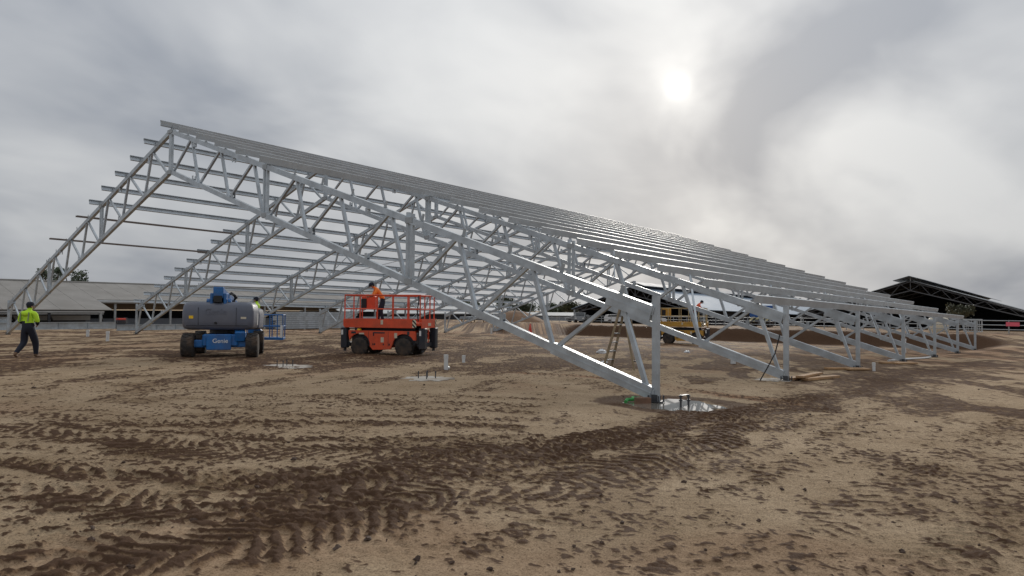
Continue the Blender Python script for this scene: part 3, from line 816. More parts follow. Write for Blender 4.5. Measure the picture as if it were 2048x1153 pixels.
def rounded(hx, hy, r, n=6):
    pts = []
    for cx, cy, a0 in ((hx-r, hy-r, 0), (-hx+r, hy-r, 90), (-hx+r, -hy+r, 180), (hx-r, -hy+r, 270)):
        for i in range(n+1):
            a = R(a0+90*i/n); pts.append((cx+r*math.cos(a), cy+r*math.sin(a)))
    return pts
def loft(rings):
    b = MB(); n = len(rings[0]); pts = [p for r in rings for p in r]
    fs = [tuple(range(n-1, -1, -1)), tuple(range((len(rings)-1)*n, len(rings)*n))]
    for k in range(len(rings)-1):
        for i in range(n):
            j = (i+1) % n; fs.append((k*n+i, k*n+j, (k+1)*n+j, (k+1)*n+i))
    return b.add(pts, fs)

def boom_lift():
    cx, cy = 0.60, 18.0
    TR = R(56-90); HEAD = R(52)
    B = empty('boom_lift', (cx, cy, gz(cx, cy)-0.01), TR, 'blue boom lift with grey rounded counterweight, parked with its boom folded', 'boom lift')
    for sx in (-1, 1):
        for sy in (-1, 1):
            wheel(B, sx*1.04, sy*1.28, 0.45, 0.40, 'rim', 16, R(3 if sy > 0 else 0))
    ch = MB().box((0, 0, 0.62), (1.15, 3.0, 0.42), None, 0.04)
    ch.build('chassis', 'blue', B)
    for sy in (-1, 1):
        MB().box((0, sy*1.28, 0.50), (1.75, 0.24, 0.26), None, 0.03).build('axle', 'blue' if sy < 0 else 'dark_steel', B)
    pl = MB().box((-0.03, -1.56, 0.56), (0.80, 0.07, 0.54), None, 0.02).build('rear_plate', 'blue', B)
    text('Genie', 0.21, 'white', pl, (0.02, -1.602, 0.60), (R(90), 0, 0))
    MB().box((0.62, -1.30, 0.80), (0.34, 0.50, 0.36), Euler((R(14), 0, R(8))).to_matrix(), 0.03).build('side_step', 'blue', B)
    MB().tube((0, 0, 0.82), (0, 0, 1.02), 0.55, 24).build('slew_ring', 'dark_steel', B)
    for k in range(3):
        MB().path([(0.35+0.09*k, -1.2, 0.98), (0.52+0.08*k, -1.35, 0.72), (0.6+0.06*k, -1.2, 0.52)], 0.022, 6).build('hose', 'black', B)
    # upper works turn with the turret
    rel = HEAD-R(90)-TR
    rot = Matrix.Rotation(rel, 4, 'Z')
    def up_(o): o.rotation_euler = (0, 0, rel); return o
    rings = []
    for z, ins in ((0.98, 0.16), (1.02, 0.06), (1.10, 0.015), (1.28, 0.0), (1.62, 0.0), (1.82, 0.03), (1.91, 0.09), (1.95, 0.20)):
        rings.append([(x, y-0.78, z) for x, y in rounded(1.18-ins, 0.72-ins, 0.24, 6)])
    cw = up_(loft(rings).build('counterweight', 'cowl', B, True))
    text('Genie', 0.30, 'cowl', cw, (-0.05, -1.501, 1.60), (R(90), 0, 0), 0.008, 'embossed_lettering')
    MB().box((0, -1.50, 1.13), (2.0, 0.012, 0.018)).build('seam', 'charcoal', cw)
    MB().box((1.183, -0.55, 1.35), (0.012, 0.12, 0.42)).build('decal', 'white', cw)
    for sx in (-0.62, 0.62): MB().box((sx, -1.50, 1.45), (0.014, 0.012, 0.62)).build('seam', 'charcoal', cw)
    MB().box((-0.85, -1.503, 1.42), (0.14, 0.008, 0.10)).build('decal', 'beacon', cw)
    MB().box((0.86, -1.503, 1.40), (0.18, 0.008, 0.07)).build('decal', 'cream', cw)
    MB().tube((-0.05, -1.50, 1.22), (-0.05, -1.525, 1.22), 0.045, 12).build('lock', 'black', cw)
    for sx in (-1, 1):
        rr = []
        for z, ins in ((0.95, 0.1), (1.02, 0.02), (1.5, 0.0), (1.68, 0.04), (1.74, 0.14)):
            rr.append([(x+sx*0.86, y+0.55, z) for x, y in rounded(0.32-ins, 0.62-ins, 0.12, 4)])
        up_(loft(rr).build('engine_cover', 'cowl', B, True))
    up_(MB().box((0, -0.1, 1.3), (0.9, 2.4, 0.55), None, 0.04).build('turntable', 'dark_steel', B))
    bm_ = MB().bar((0, -1.30, 2.27), (0, 4.3, 1.30), 0.30, 0.34)
    boom = up_(bm_.build('boom', 'blue', B))
    MB().box((0, -1.33, 2.28), (0.335, 0.22, 0.40), None, 0.02).build('boom_end', 'blue', boom)
    MB().box((0, -1.42, 2.06), (0.27, 0.16, 0.22)).build('hollow_shade', 'black', boom)  # solid black block painting the shade of the hollow below the boom end
    for sx in (-1, 1):
        MB().box((sx*0.22, -1.15, 2.06), (0.10, 0.55, 0.40), None, 0.02).build('pivot_plate', 'blue', boom)
        MB().tube((sx*0.30, -1.25, 1.98), (sx*0.40, -1.25, 1.98), 0.09, 10).build('pivot_pin', 'blue', boom)
    for k in range(4):
        MB().path([(0.2+.05*k, -0.9, 2.22), (0.32+.04*k, -0.75, 2.30-.03*k), (0.36+.03*k, -0.4, 2.12), (0.25, 0.0, 2.0)], 0.02, 6).build('hose', 'black', boom)
    up_(MB().tube((0.42, -0.9, 1.92), (0.42, -0.9, 2.02), 0.055, 10).build('beacon', 'dark_steel', B))
    up_(MB().bar((0, 4.25, 1.30), (0.55, 5.0, 0.62), 0.2, 0.24, (0, 1, 0)).build('jib', 'blue', B))
    # basket
    by = 5.44; bx0 = 0.66
    bk = up_(MB().box((bx0, by, 0.40), (1.55, 0.85, 0.11), None, 0.01).build('basket_floor', 'blue', B))
    for x, y in ((-.75, -.4), (.75, -.4), (.75, .4), (-.75, .4), (0.2, -.4), (0.2, .4), (0.52, -.4)):
        MB().tube((bx0+x, by+y, 0.44), (bx0+x, by+y, 1.45), 0.024, 8).build('basket_post', 'blue', bk)
    for z in (0.95, 1.45):
        b = MB()
        for (xa, ya), (xb, yb) in zip([(-.75, -.4), (.75, -.4), (.75, .4), (-.75, .4)], [(.75, -.4), (.75, .4), (-.75, .4), (-.75, -.4)]):
            b.tube((bx0+xa, by+ya, z), (bx0+xb, by+yb, z), 0.024, 8)
        b.build('basket_rail', 'blue', bk)
    MB().box((bx0-0.55, by-0.46, 1.20), (0.36, 0.12, 0.50), None, 0.02).build('control_console', 'blue', bk)
    MB().box((bx0-0.55, by-0.44, 0.72), (0.30, 0.10, 0.44), None, 0.02).build('console_leg', 'blue', bk)
    MB().box((bx0+0.70, by-0.43, 0.72), (0.10, 0.02, 0.55)).build('decal', 'white', bk)
    bpy.context.view_layer.update()
    return B, (Matrix.Translation(B.location) @ Matrix.Rotation(TR, 4, 'Z') @ rot) @ Vector((bx0-0.40, by+0.05, 0.46))
boomlift, basket_pt = boom_lift()

def scissor_lift(x, y, rz, body, railm, label, deck=1.30, beacon=True):
    z = gz(x, y)
    S = empty('scissor_lift', (x, y, z-0.01), rz, label, 'scissor lift')
    r = 0.37
    for sx in (-1, 1):
        for sy in (-1, 1):
            t = wheel(S, sx*0.95, sy*0.72, r, 0.30, 'rim_dark', 16)
            t.rotation_euler = (0, 0, R(90))
    prof = [(-1.42, 0.82), (-1.42, 0.98), (1.42, 0.98), (1.46, 0.90), (1.46, 0.62)]
    for cx in (0.95,):
        prof += [(cx+0.47*math.cos(R(a)), 0.40+0.47*math.sin(R(a))) for a in range(28, 186, 18)]
    prof += [(0.40, 0.25), (-0.36, 0.22)]
    prof += [(-0.95+0.47*math.cos(R(a)), 0.40+0.47*math.sin(R(a))) for a in range(-6, 160, 18)]
    for sy in (-1, 1):
        MB().prism(prof, sy*0.80-0.05, sy*0.80+0.05).build('side_panel', body, S)
    MB().box((0, 0, 0.62), (2.7, 1.40, 0.50), None, 0.03).build('chassis', 'charcoal', S)
    for px, pz, w, h in ((0.05, 0.62, 0.13, 0.2), (0.62, 0.80, 0.12, 0.2), (-0.85, 0.86, 0.22, 0.06)):
        MB().box((px, -0.853, pz), (w, 0.006, h)).build('decal', 'cream', S)
    for px in (-0.35, -0.28, 0.10, 0.35): MB().box((px, -0.853, 0.44), (0.05, 0.008, 0.07)).build('vent', 'black', S)
    MB().box((-0.33, -0.854, 0.84), (0.05, 0.02, 0.14), None, 0.008).build('latch', 'black', S)
    for px, pz, w_, h_ in ((-1.2, 0.90, 0.2, 0.08), (1.15, 0.9, 0.10, 0.14), (-0.1, 0.9, 0.5, 0.05)):
        MB().box((px, -0.853, pz), (w_, 0.006, h_)).build('decal', 'charcoal', S)
    for px in (-0.55, 0.30): MB().box((px, -0.852, 0.66), (0.012, 0.008, 0.58)).build('panel_seam', 'charcoal', S)
    # outriggers at the corners
    for sx in (-1, 1):
        for sy in (-1, 1):
            o = MB().box((sx*1.68, sy*0.62, 0.68), (0.27, 0.30, 0.84), None, 0.03).build('outrigger', 'charcoal', S)
            MB().tube((sx*1.68, sy*0.62, 0.14), (sx*1.68, sy*0.62, 0.3), 0.06, 10).build('jack_leg', 'dark_steel', o)
            MB().box((sx*1.68-0.06, sy*0.775, 0.90), (0.08, 0.008, 0.2)).build('decal', 'white', o)
    for sx in (-1, 1): MB().box((sx*1.55, 0, 0.42), (0.20, 1.3, 0.18), None, 0.02).build('bumper', 'charcoal', S)
    # scissor stack folded flat
    for k in range(3):
        a = MB()
        for sy in (-1, 1):
            a.bar((-1.2, sy*(0.42-0.06*k), 0.99+0.05*k), (1.25, sy*(0.42-0.06*k), 1.02+0.05*k), 0.05, 0.07)
        a.build('scissor_arm', 'charcoal', S)
    # ladder at the end
    ld = MB()
    for sy in (-0.22, 0.22): ld.tube((1.60, sy, 0.45), (1.60, sy, 1.02), 0.022, 8)
    for q in (0.5, 0.68, 0.86, 1.0): ld.tube((1.60, -0.22, q), (1.60, 0.22, q), 0.02, 8)
    ld.build('access_ladder', body, S)
    # deck
    dk = MB().box((0.02, 0, deck-0.05), (3.30, 1.62, 0.10), None, 0.01).build('deck', body, S)
    for sy in (-1, 1): MB().prism([(-1.66, deck-0.12), (-1.60, deck-0.20), (1.40, deck-0.20), (1.40, deck+0.14), (-1.66, deck+0.14)], sy*0.83-0.015, sy*0.83+0.015).build('toe_board', body, dk)
    MB().box((1.70, 0, deck-0.02), (0.04, 1.66, 0.36)).build('end_board', body, dk)
    MB().box((-1.66, 0, deck+0.02), (0.03, 1.62, 0.24)).build('end_board', body, dk)
    for px, py in ((1.44, -0.853), (1.61, -0.853)):
        pass
    MB().box((1.40, -0.852, deck-0.02), (0.16, 0.008, 0.32)).build('hazard_stripe', 'hazard', dk)
    MB().box((1.725, 0.72, deck-0.02), (0.008, 0.16, 0.32)).build('hazard_stripe', 'hazard', dk)
    MB().box((1.724, 0.0, deck-0.06), (0.006, 0.34, 0.12)).build('decal', 'cream', dk)
    MB().box((0.02, -0.852, deck+0.02), (0.10, 0.008, 0.18)).build('decal', 'cream', dk)
    zt = deck+1.10
    posts = [(-1.62, -.8), (-0.95, -.8), (-0.2, -.8), (0.45, -.8), (1.15, -.8), (1.62, -.8), (-1.62, .8), (-0.95, .8), (-0.2, .8), (0.45, .8), (1.0, .8), (1.62, .8), (1.62, -0.3), (1.62, 0.3), (-1.62, 0)]
    for px, py in posts:
        MB().tube((px, py, deck), (px, py, zt), 0.026, 8).build('rail_post', railm, dk)
    for zz_ in (deck+0.55, zt):
        for (xa, ya), (xb, yb) in (((-1.62, -.8), (1.15, -.8)), ((1.15, -.8), (1.62, -.8)), ((-1.62, .8), (1.62, .8)), ((-1.62, -.8), (-1.62, .8)), ((1.62, -.8), (1.62, .8))):
            MB().tube((xa, ya, zz_), (xb, yb, zz_), 0.028, 8).build('guard_rail', railm, dk)
    cb = MB().box((-1.20, 0.55, deck+0.82), (0.62, 0.20, 0.52), None, 0.02).build('control_box', body, dk)
    MB().box((-1.38, 0.44, deck+0.78), (0.24, 0.05, 0.40), None, 0.01).build('control_panel', 'black', cb)
    MB().path([(0.95, 0.75, zt), (0.98, 0.7, deck+0.9), (0.92, 0.68, deck+0.5), (1.0, 0.6, deck+0.05)], 0.03, 8).build('cable', 'black', dk)
    MB().box((-0.55, 0.2, deck+0.04), (0.5, 0.3, 0.08), None, 0.02).build('tool_tray', 'timber_dark', dk)
    if beacon: MB().lathe([(0.09, deck-0.33), (0.10, deck-0.30), (0.08, deck-0.24), (0.02, deck-0.22)], 12, 'z', (-1.02, -0.70, 0)).build('beacon', 'beacon', dk)
    return S
red = scissor_lift(6.45, 15.75, R(-63), 'red', 'red', 'red scissor lift with black outriggers, worker in orange on its deck')
yel = scissor_lift(33.6, 16.3, R(-68), 'yellow', 'cream_rail', 'yellow scissor lift with cream rails standing under the far trusses', 1.42, False)

# ------------------------------------------------------------------ people
def person(name, loc, rz, pose, mats, label, cap='navy', hood=False, ground_shift=0.0):
    """pose: joint name -> (x right, y forward, z up). mats: torso, arm, leg"""
    J = pose
    verts = []; rad = []; edges = []; idx = {}; zone = []
    def V(k, p, r):
        idx[k] = len(verts); verts.append(p); rad.append(r); return idx[k]
    bones = []
    def E(a, b, z): edges.append((idx[a], idx[b])); bones.append((Vector(verts[idx[a]]), Vector(verts[idx[b]]), z))
    fat = J.get('fat', 1.0)
    V('pel', J['pel'], (0.155*fat, 0.12*fat)); V('waist', J['waist'], (0.165*fat, 0.125*fat)); V('chest', J['chest'], (0.185*fat, 0.13*fat)); V('neckb', J['neckb'], (0.10, 0.085))
    V('neck', J['neck'], (0.058, 0.058)); V('head', J['head'], (0.083, 0.098)); V('crown', J['crown'], (0.07, 0.082))
    E('pel', 'waist', 'low'); E('waist', 'chest', 'torso'); E('chest', 'neckb', 'torso'); E('neckb', 'neck', 'skin'); E('neck', 'head', 'skin'); E('head', 'crown', 'skin')
    for s in 'LR':
        V('hip'+s, J['hip'+s], (0.098*fat, 0.10*fat)); V('kn'+s, J['kn'+s], (0.078*max(1, fat*.92), 0.08*max(1, fat*.92))); V('an'+s, J['an'+s], (0.066, 0.066))
        V('heel'+s, J['heel'+s], (0.045, 0.04)); V('toe'+s, J['toe'+s], (0.045, 0.032))
        E('pel', 'hip'+s, 'leg'); E('hip'+s, 'kn'+s, 'leg'); E('kn'+s, 'an'+s, 'leg'); E('an'+s, 'heel'+s, 'boot'); E('heel'+s, 'toe'+s, 'boot')
        V('sh'+s, J['sh'+s], (0.085, 0.085)); V('el'+s, J['el'+s], (0.064, 0.064)); V('wr'+s, J['wr'+s], (0.042, 0.042))
        E('neckb', 'sh'+s, 'arm'); E('sh'+s, 'el'+s, 'arm'); E('el'+s, 'wr'+s, 'fore')
    me = bpy.data.meshes.new('body'); me.from_pydata(verts, edges, []); me.update()
    tmp = bpy.data.objects.new('tmp', me); COL.objects.link(tmp)
    sk = tmp.modifiers.new('skin', 'SKIN'); sk.use_smooth_shade = True; sk.branch_smoothing = 0.6
    for i, r in enumerate(rad):
        d = me.skin_vertices[0].data[i]; d.radius = r; d.use_root = (i == 0)
    sb = tmp.modifiers.new('sub', 'SUBSURF'); sb.levels = 2; sb.render_levels = 2
    bpy.context.view_layer.update()
    bme = bpy.data.meshes.new_from_object(tmp.evaluated_get(bpy.context.evaluated_depsgraph_get()))
    bpy.data.objects.remove(tmp)
    names = ['torso', 'low', 'arm', 'fore', 'leg', 'boot', 'skin']
    bme.materials.clear()
    for nme in names: bme.materials.append(M[mats[nme]])
    for p in bme.polygons:
        c = p.center; best = 1e9; bz = 'torso'
        for a, b, zn in bones:
            ab = b-a; t = max(0, min(1, (c-a).dot(ab)/max(1e-9, ab.length_squared)))
            d = (c-(a+ab*t)).length
            if zn in ('torso', 'low'): d -= 0.09
            if d < best: best = d; bz = zn
        if bz == 'torso' and c.z < J.get('split', -1): bz = 'low'
        if bz == 'low' and c.z > J.get('split', 9): bz = 'torso'
        if bz == 'arm' and c.z < J.get('asplit', -1): bz = 'fore'
        p.material_index = names.index(bz); p.use_smooth = True
    bme.name = 'person'
    o = bpy.data.objects.new('person', bme); COL.objects.link(o)
    o.location = loc; o.rotation_euler = (0, 0, rz)
    tag(o, label, 'person')
    hd = Vector(J['head']); cr = Vector(J['crown']); upv = (cr-hd).normalized()
    fwd = Vector(J.get('face', (0, 1, 0))); fwd = (fwd-upv*fwd.dot(upv)).normalized(); sd = fwd.cross(upv)
    rotm_ = Matrix((sd, fwd, upv)).transposed()
    def hp(a, b, c): return hd + sd*a + fwd*b + upv*c
    capb = MB()
    for v, f in [(None, None)]:
        prof = [(0.112, -0.005), (0.116, 0.03), (0.108, 0.075), (0.075, 0.112), (0.01, 0.125)]
        base = MB().lathe(prof, 18, 'z')
        capb.add([hp(q[0]*0.86, q[1]*1.02, q[2]+0.035) for q in base.v], base.f)
        br = [(0.085*math.cos(R(a)), 0.07+0.125*math.sin(R(a)), 0.045) for a in range(0, 181, 20)]
        capb.add([hp(*q) for q in br]+[hp(q[0], q[1], q[2]-0.012) for q in br], [tuple(range(10)), tuple(range(19, 9, -1))]+[(i, 10+i, 11+i, i+1) for i in range(9)])
    capb.build('cap', cap, o, True)
    hb = MB().ell((0, 0, 0), (1, 1, 1), 8)
    hr = MB().add([hp(v[0]*0.088, -0.025+v[1]*0.085, 0.015+v[2]*0.085) for v in hb.v], hb.f); hr.build('hair', 'hair', o, True)
    fc = MB().add([hp(v[0]*0.016, 0.105+v[1]*0.022, -0.015+v[2]*0.025) for v in hb.v], hb.f)
    for s in (-1, 1): fc.add([hp(s*0.088+v[0]*0.012, v[1]*0.02, -0.01+v[2]*0.032) for v in hb.v], hb.f)
    fc.add([hp(v[0]*0.03, 0.092+v[1]*0.012, -0.062+v[2]*0.008) for v in hb.v], hb.f)
    fc.build('nose_ears_mouth', 'skin', o, True)
    ey = MB()
    for s in (-1, 1): ey.add([hp(s*0.034+v[0]*0.012, 0.093+v[1]*0.008, 0.012+v[2]*0.008) for v in hb.v], hb.f)
    ey.build('eyes', 'hair', o)
    for s in 'LR':
        wr = Vector(J['wr'+s]); d = (wr-Vector(J['el'+s])).normalized(); sgn = -1 if s == 'L' else 1
        side = d.cross(Vector((sgn, 0, 0))).normalized() if abs(d.x) < 0.9 else Vector((0, 1, 0))
        nrm_ = d.cross(side).normalized()
        h = MB()
        h.add([wr+d*(0.045+v[2]*0.05)+side*v[0]*0.040+nrm_*v[1]*0.018 for v in hb.v], hb.f)
        for k, (off, ln) in enumerate(((-0.030, 0.062), (-0.010, 0.074), (0.010, 0.078), (0.030, 0.070))):
            a = wr+d*0.085+side*off; b = a+d*ln*0.5+nrm_*0.012; c = b+d*ln*0.35+nrm_*0.028
            h.tube(a, b, 0.0095, 6); h.tube(b, c, 0.0085, 6, 0.007)
        a = wr+d*0.03+side*0.036; b = a+d*0.035+side*0.028+nrm_*0.01; h.tube(a, b, 0.011, 6); h.tube(b, b+d*0.03+nrm_*0.014, 0.010, 6, 0.008)
        h.build('hand', 'skin', o, True)
    return o
# walker seen from behind, mid-stride, hands held in front
walk = dict(pel=(0, 0, 0.93), waist=(0, 0.0, 1.08), chest=(0, 0.01, 1.30), neckb=(0, 0.02, 1.46), neck=(0, 0.04, 1.54), head=(0.01, 0.06, 1.63), crown=(0.01, 0.06, 1.70),
            hipL=(-0.11, 0, 0.88), knL=(-0.12, 0.02, 0.48), anL=(-0.15, -0.28, 0.16), heelL=(-0.15, -0.33, 0.10), toeL=(-0.15, -0.19, 0.035),
            hipR=(0.11, 0, 0.88), knR=(0.12, 0.20, 0.48), anR=(0.11, 0.24, 0.09), heelR=(0.11, 0.20, 0.045), toeR=(0.12, 0.42, 0.04),
            shL=(-0.235, 0.0, 1.41), elL=(-0.31, 0.02, 1.14), wrL=(-0.13, 0.22, 1.05), shR=(0.235, 0.0, 1.41), elR=(0.31, 0.02, 1.14), wrR=(0.15, 0.22, 1.05),
            split=1.14, asplit=1.14, fat=1.42, face=(0.35, 1, 0))
zw = gz(-5.16, 19.54)
p1 = person('person', (-5.16, 19.6, zw), R(36-90), walk, dict(torso='lime_hv', low='navy', arm='lime_hv', fore='navy', leg='navy', boot='boot', skin='skin'),
            'person in lime and navy work shirt and black cap walking across the site')
tp = MB()
for sx in (-1, 1): tp.box((sx*0.135, -0.160, 1.30), (0.035, 0.012, 0.30), Euler((R(-7), 0, 0)).to_matrix())
tp.build('reflective_braces', 'tape', p1)
hoodb = MB().ell((0, 0, 0), (1, 1, 1), 8)
MB().add([(v[0]*0.15, -0.115+v[1]*0.06, 1.405+v[2]*0.085) for v in hoodb.v], hoodb.f).build('hood', 'lime_hv', p1, True)
# worker leaning over the rail on the red lift
lean = dict(pel=(0, -0.12, 0.92), waist=(0, -0.06, 1.06), chest=(0, 0.10, 1.25), neckb=(0, 0.20, 1.37), neck=(0, 0.26, 1.43), head=(0, 0.34, 1.49), crown=(0, 0.38, 1.56),
            hipL=(-0.10, -0.12, 0.86), knL=(-0.11, -0.02, 0.46), anL=(-0.11, -0.10, 0.09), heelL=(-0.11, -0.13, 0.04), toeL=(-0.11, 0.08, 0.035),
            hipR=(0.10, -0.12, 0.86), knR=(0.11, 0.04, 0.46), anR=(0.12, 0.06, 0.09), heelR=(0.12, 0.02, 0.04), toeR=(0.12, 0.24, 0.035),
            shL=(-0.20, 0.16, 1.32), elL=(-0.25, 0.30, 1.10), wrL=(-0.16, 0.46, 1.08), shR=(0.20, 0.16, 1.32), elR=(0.25, 0.28, 1.09), wrR=(0.17, 0.44, 1.06),
            split=0.98, face=(0, 1, -0.5))
def on(obj, local):
    return Matrix.Translation(obj.location) @ Matrix.Rotation(obj.rotation_euler.z, 4, 'Z') @ Vector(local)
q = on(red, (-0.42, -0.05, 1.30))
person('person', q, R(150-90), lean, dict(torso='orange_hv', low='navy', arm='orange_hv', fore='skin', leg='navy', boot='boot', skin='skin'),
       'person in orange vest and dark trousers leaning forward on the red lift')
bend = dict(lean); bend.update(chest=(0, 0.22, 1.16), neckb=(0, 0.38, 1.22), neck=(0, 0.45, 1.25), head=(0, 0.54, 1.28), crown=(0, 0.60, 1.32), waist=(0, 0.02, 1.03),
                               shL=(-0.20, 0.34, 1.17), shR=(0.20, 0.34, 1.17), elL=(-0.25, 0.48, 0.95), wrL=(-0.14, 0.66, 0.92), elR=(0.25, 0.46, 0.95), wrR=(0.15, 0.64, 0.90), face=(0, 1, -1))
leany = dict(lean); leany['split'] = 0.95
q = on(yel, (0.95, -0.25, 1.45))
person('person', q, R(-62-90), leany, dict(torso='coral_hv', low='coral_hv', arm='coral_hv', fore='skin', leg='navy', boot='boot', skin='skin'),
       'person in coral shirt leaning forward on the yellow lift')
stand = dict(walk); stand.update(knL=(-0.11, 0.02, 0.48), anL=(-0.12, 0, 0.09), heelL=(-0.12, -0.04, 0.04), toeL=(-0.12, 0.18, 0.035), knR=(0.11, 0.02, 0.48), anR=(0.12, 0, 0.09), heelR=(0.12, -0.04, 0.04), toeR=(0.12, 0.18, 0.035),
                                 fat=1.0, split=1.0, asplit=-1)
person('person', basket_pt, R(140-90), stand, dict(torso='lime_hv', low='navy', arm='lime_hv', fore='navy', leg='navy', boot='boot', skin='skin'),
       'person in lime vest standing in the blue lift basket')

# ------------------------------------------------------------------ steel stacks
def cchan(L, d, w, t=0.012):
    b = MB().box((L/2, 0, d/2), (L, t, d)); b.box((L/2, w/2, t/2), (L, w, t)); b.box((L/2, w/2, d-t/2), (L, w, t)); return b
def stack(x, y, n, L, d, label, group, w=0.5, jit=0.25, mt='galv'):
    me = cchan(L, d-0.03, w).mesh('steel_channel'); me.materials.append(M[mt])
    for k in range(n):
        o = bpy.data.objects.new('steel_channel', me); COL.objects.link(o)
        o.location = (x+random.uniform(-jit, jit), y+random.uniform(-.03, .03)+0.03*k, gz(x+L/2, y)+0.12+d*k)
        o.rotation_euler = (0, 0, R(random.uniform(-.3, .3))); od = ['lowest', 'second', 'third', 'fourth', 'fifth', 'sixth', 'seventh', 'eighth'][k]; tag(o, ('topmost ' if k == n-1 else od+' from the ground ' if k else 'lowest ')+label, 'steel channel', group)
    for q_ in (0.1, 0.5, 0.9):
        b = MB().box((0, 0.3, 0.045), (0.15, 1.2, 0.11)).build('bearer', 'timber_dark'); b.location = (x+L*q_, y, gz(x+L/2, y)+0.01)
        tag(b, 'dark timber bearer under the '+group.replace('channels in the ', ''), 'timber', 'bearers under the '+group.replace('channels in the ', ''))
stack(25.2, 56.0, 8, 10.0, 0.215, 'galvanised channel in the tall stack beyond the blue lift', 'channels in the tall stack')
stack(36.4, 56.6, 5, 8.5, 0.215, 'galvanised channel in the lower stack beyond the red lift', 'channels in the lower stack')
def ibeam(x, y, L, d, z, rz, label):
    b = MB().box((L/2, 0, d/2), (L, 0.02, d)); b.box((L/2, 0, 0.012), (L, 0.26, 0.024)); b.box((L/2, 0, d-0.012), (L, 0.26, 0.024))
    o = b.build('steel_beam', 'galv'); o.location = (x, y, gz(x+L/2, y)+z); o.rotation_euler = (0, 0, rz); tag(o, label, 'steel beam')
    for k in range(1, 6): MB().box((L*k/6, -0.07, d/2), (0.012, 0.12, d-0.06)).build('stiffener', 'galv', o)
ibeam(-2.5, 51.6, 11.5, 0.50, 0.08, R(0.5), 'long deep steel beam behind the walking person')
ibeam(9.3, 52.2, 9.0, 0.44, 0.08, R(-0.5), 'steel beam carrying the small generator')
ibeam(-7.5, 52.6, 8.0, 0.36, 0.08, R(2), 'short steel beam next to the end truss left foot')
ibeam(-6.0, 53.2, 8.5, 0.36, 0.48, R(1), 'upper steel beam resting behind the end truss left foot')
gen = empty('generator', (9.6, 52.2, gz(12, 52)+0.53), R(5), 'small red and black generator on a steel beam', 'generator')
MB().box((0, 0, 0.20), (0.62, 0.42, 0.30), None, 0.03).build('engine', 'charcoal', gen)
MB().box((0, 0, 0.40), (0.60, 0.40, 0.16), None, 0.03).build('fuel_tank', 'cone_red', gen)
g_ = MB()
for sx in (-.36, .36):
    g_.path([(sx, -.24, 0.0), (sx, -.24, .5), (sx, .24, .5), (sx, .24, 0.0)], 0.018, 6)
g_.build('frame', 'dark_steel', gen)
pack = empty('sheet_pack', (53.0, 56.5, gz(55, 56.5)), R(-3), 'low pack of pale steel sheets on short legs', 'steel sheets')
for k in range(5): MB().box((2.6+0.05*k, 0.5, 0.42+0.07*k), (5.2, 2.2, 0.045)).build('sheet', 'galv', pack)
for lx in (0.3, 2.6, 4.9):
    for ly in (-.4, 1.4): MB().box((lx, ly, 0.2), (0.12, 0.12, 0.42)).build('leg', 'timber', pack)

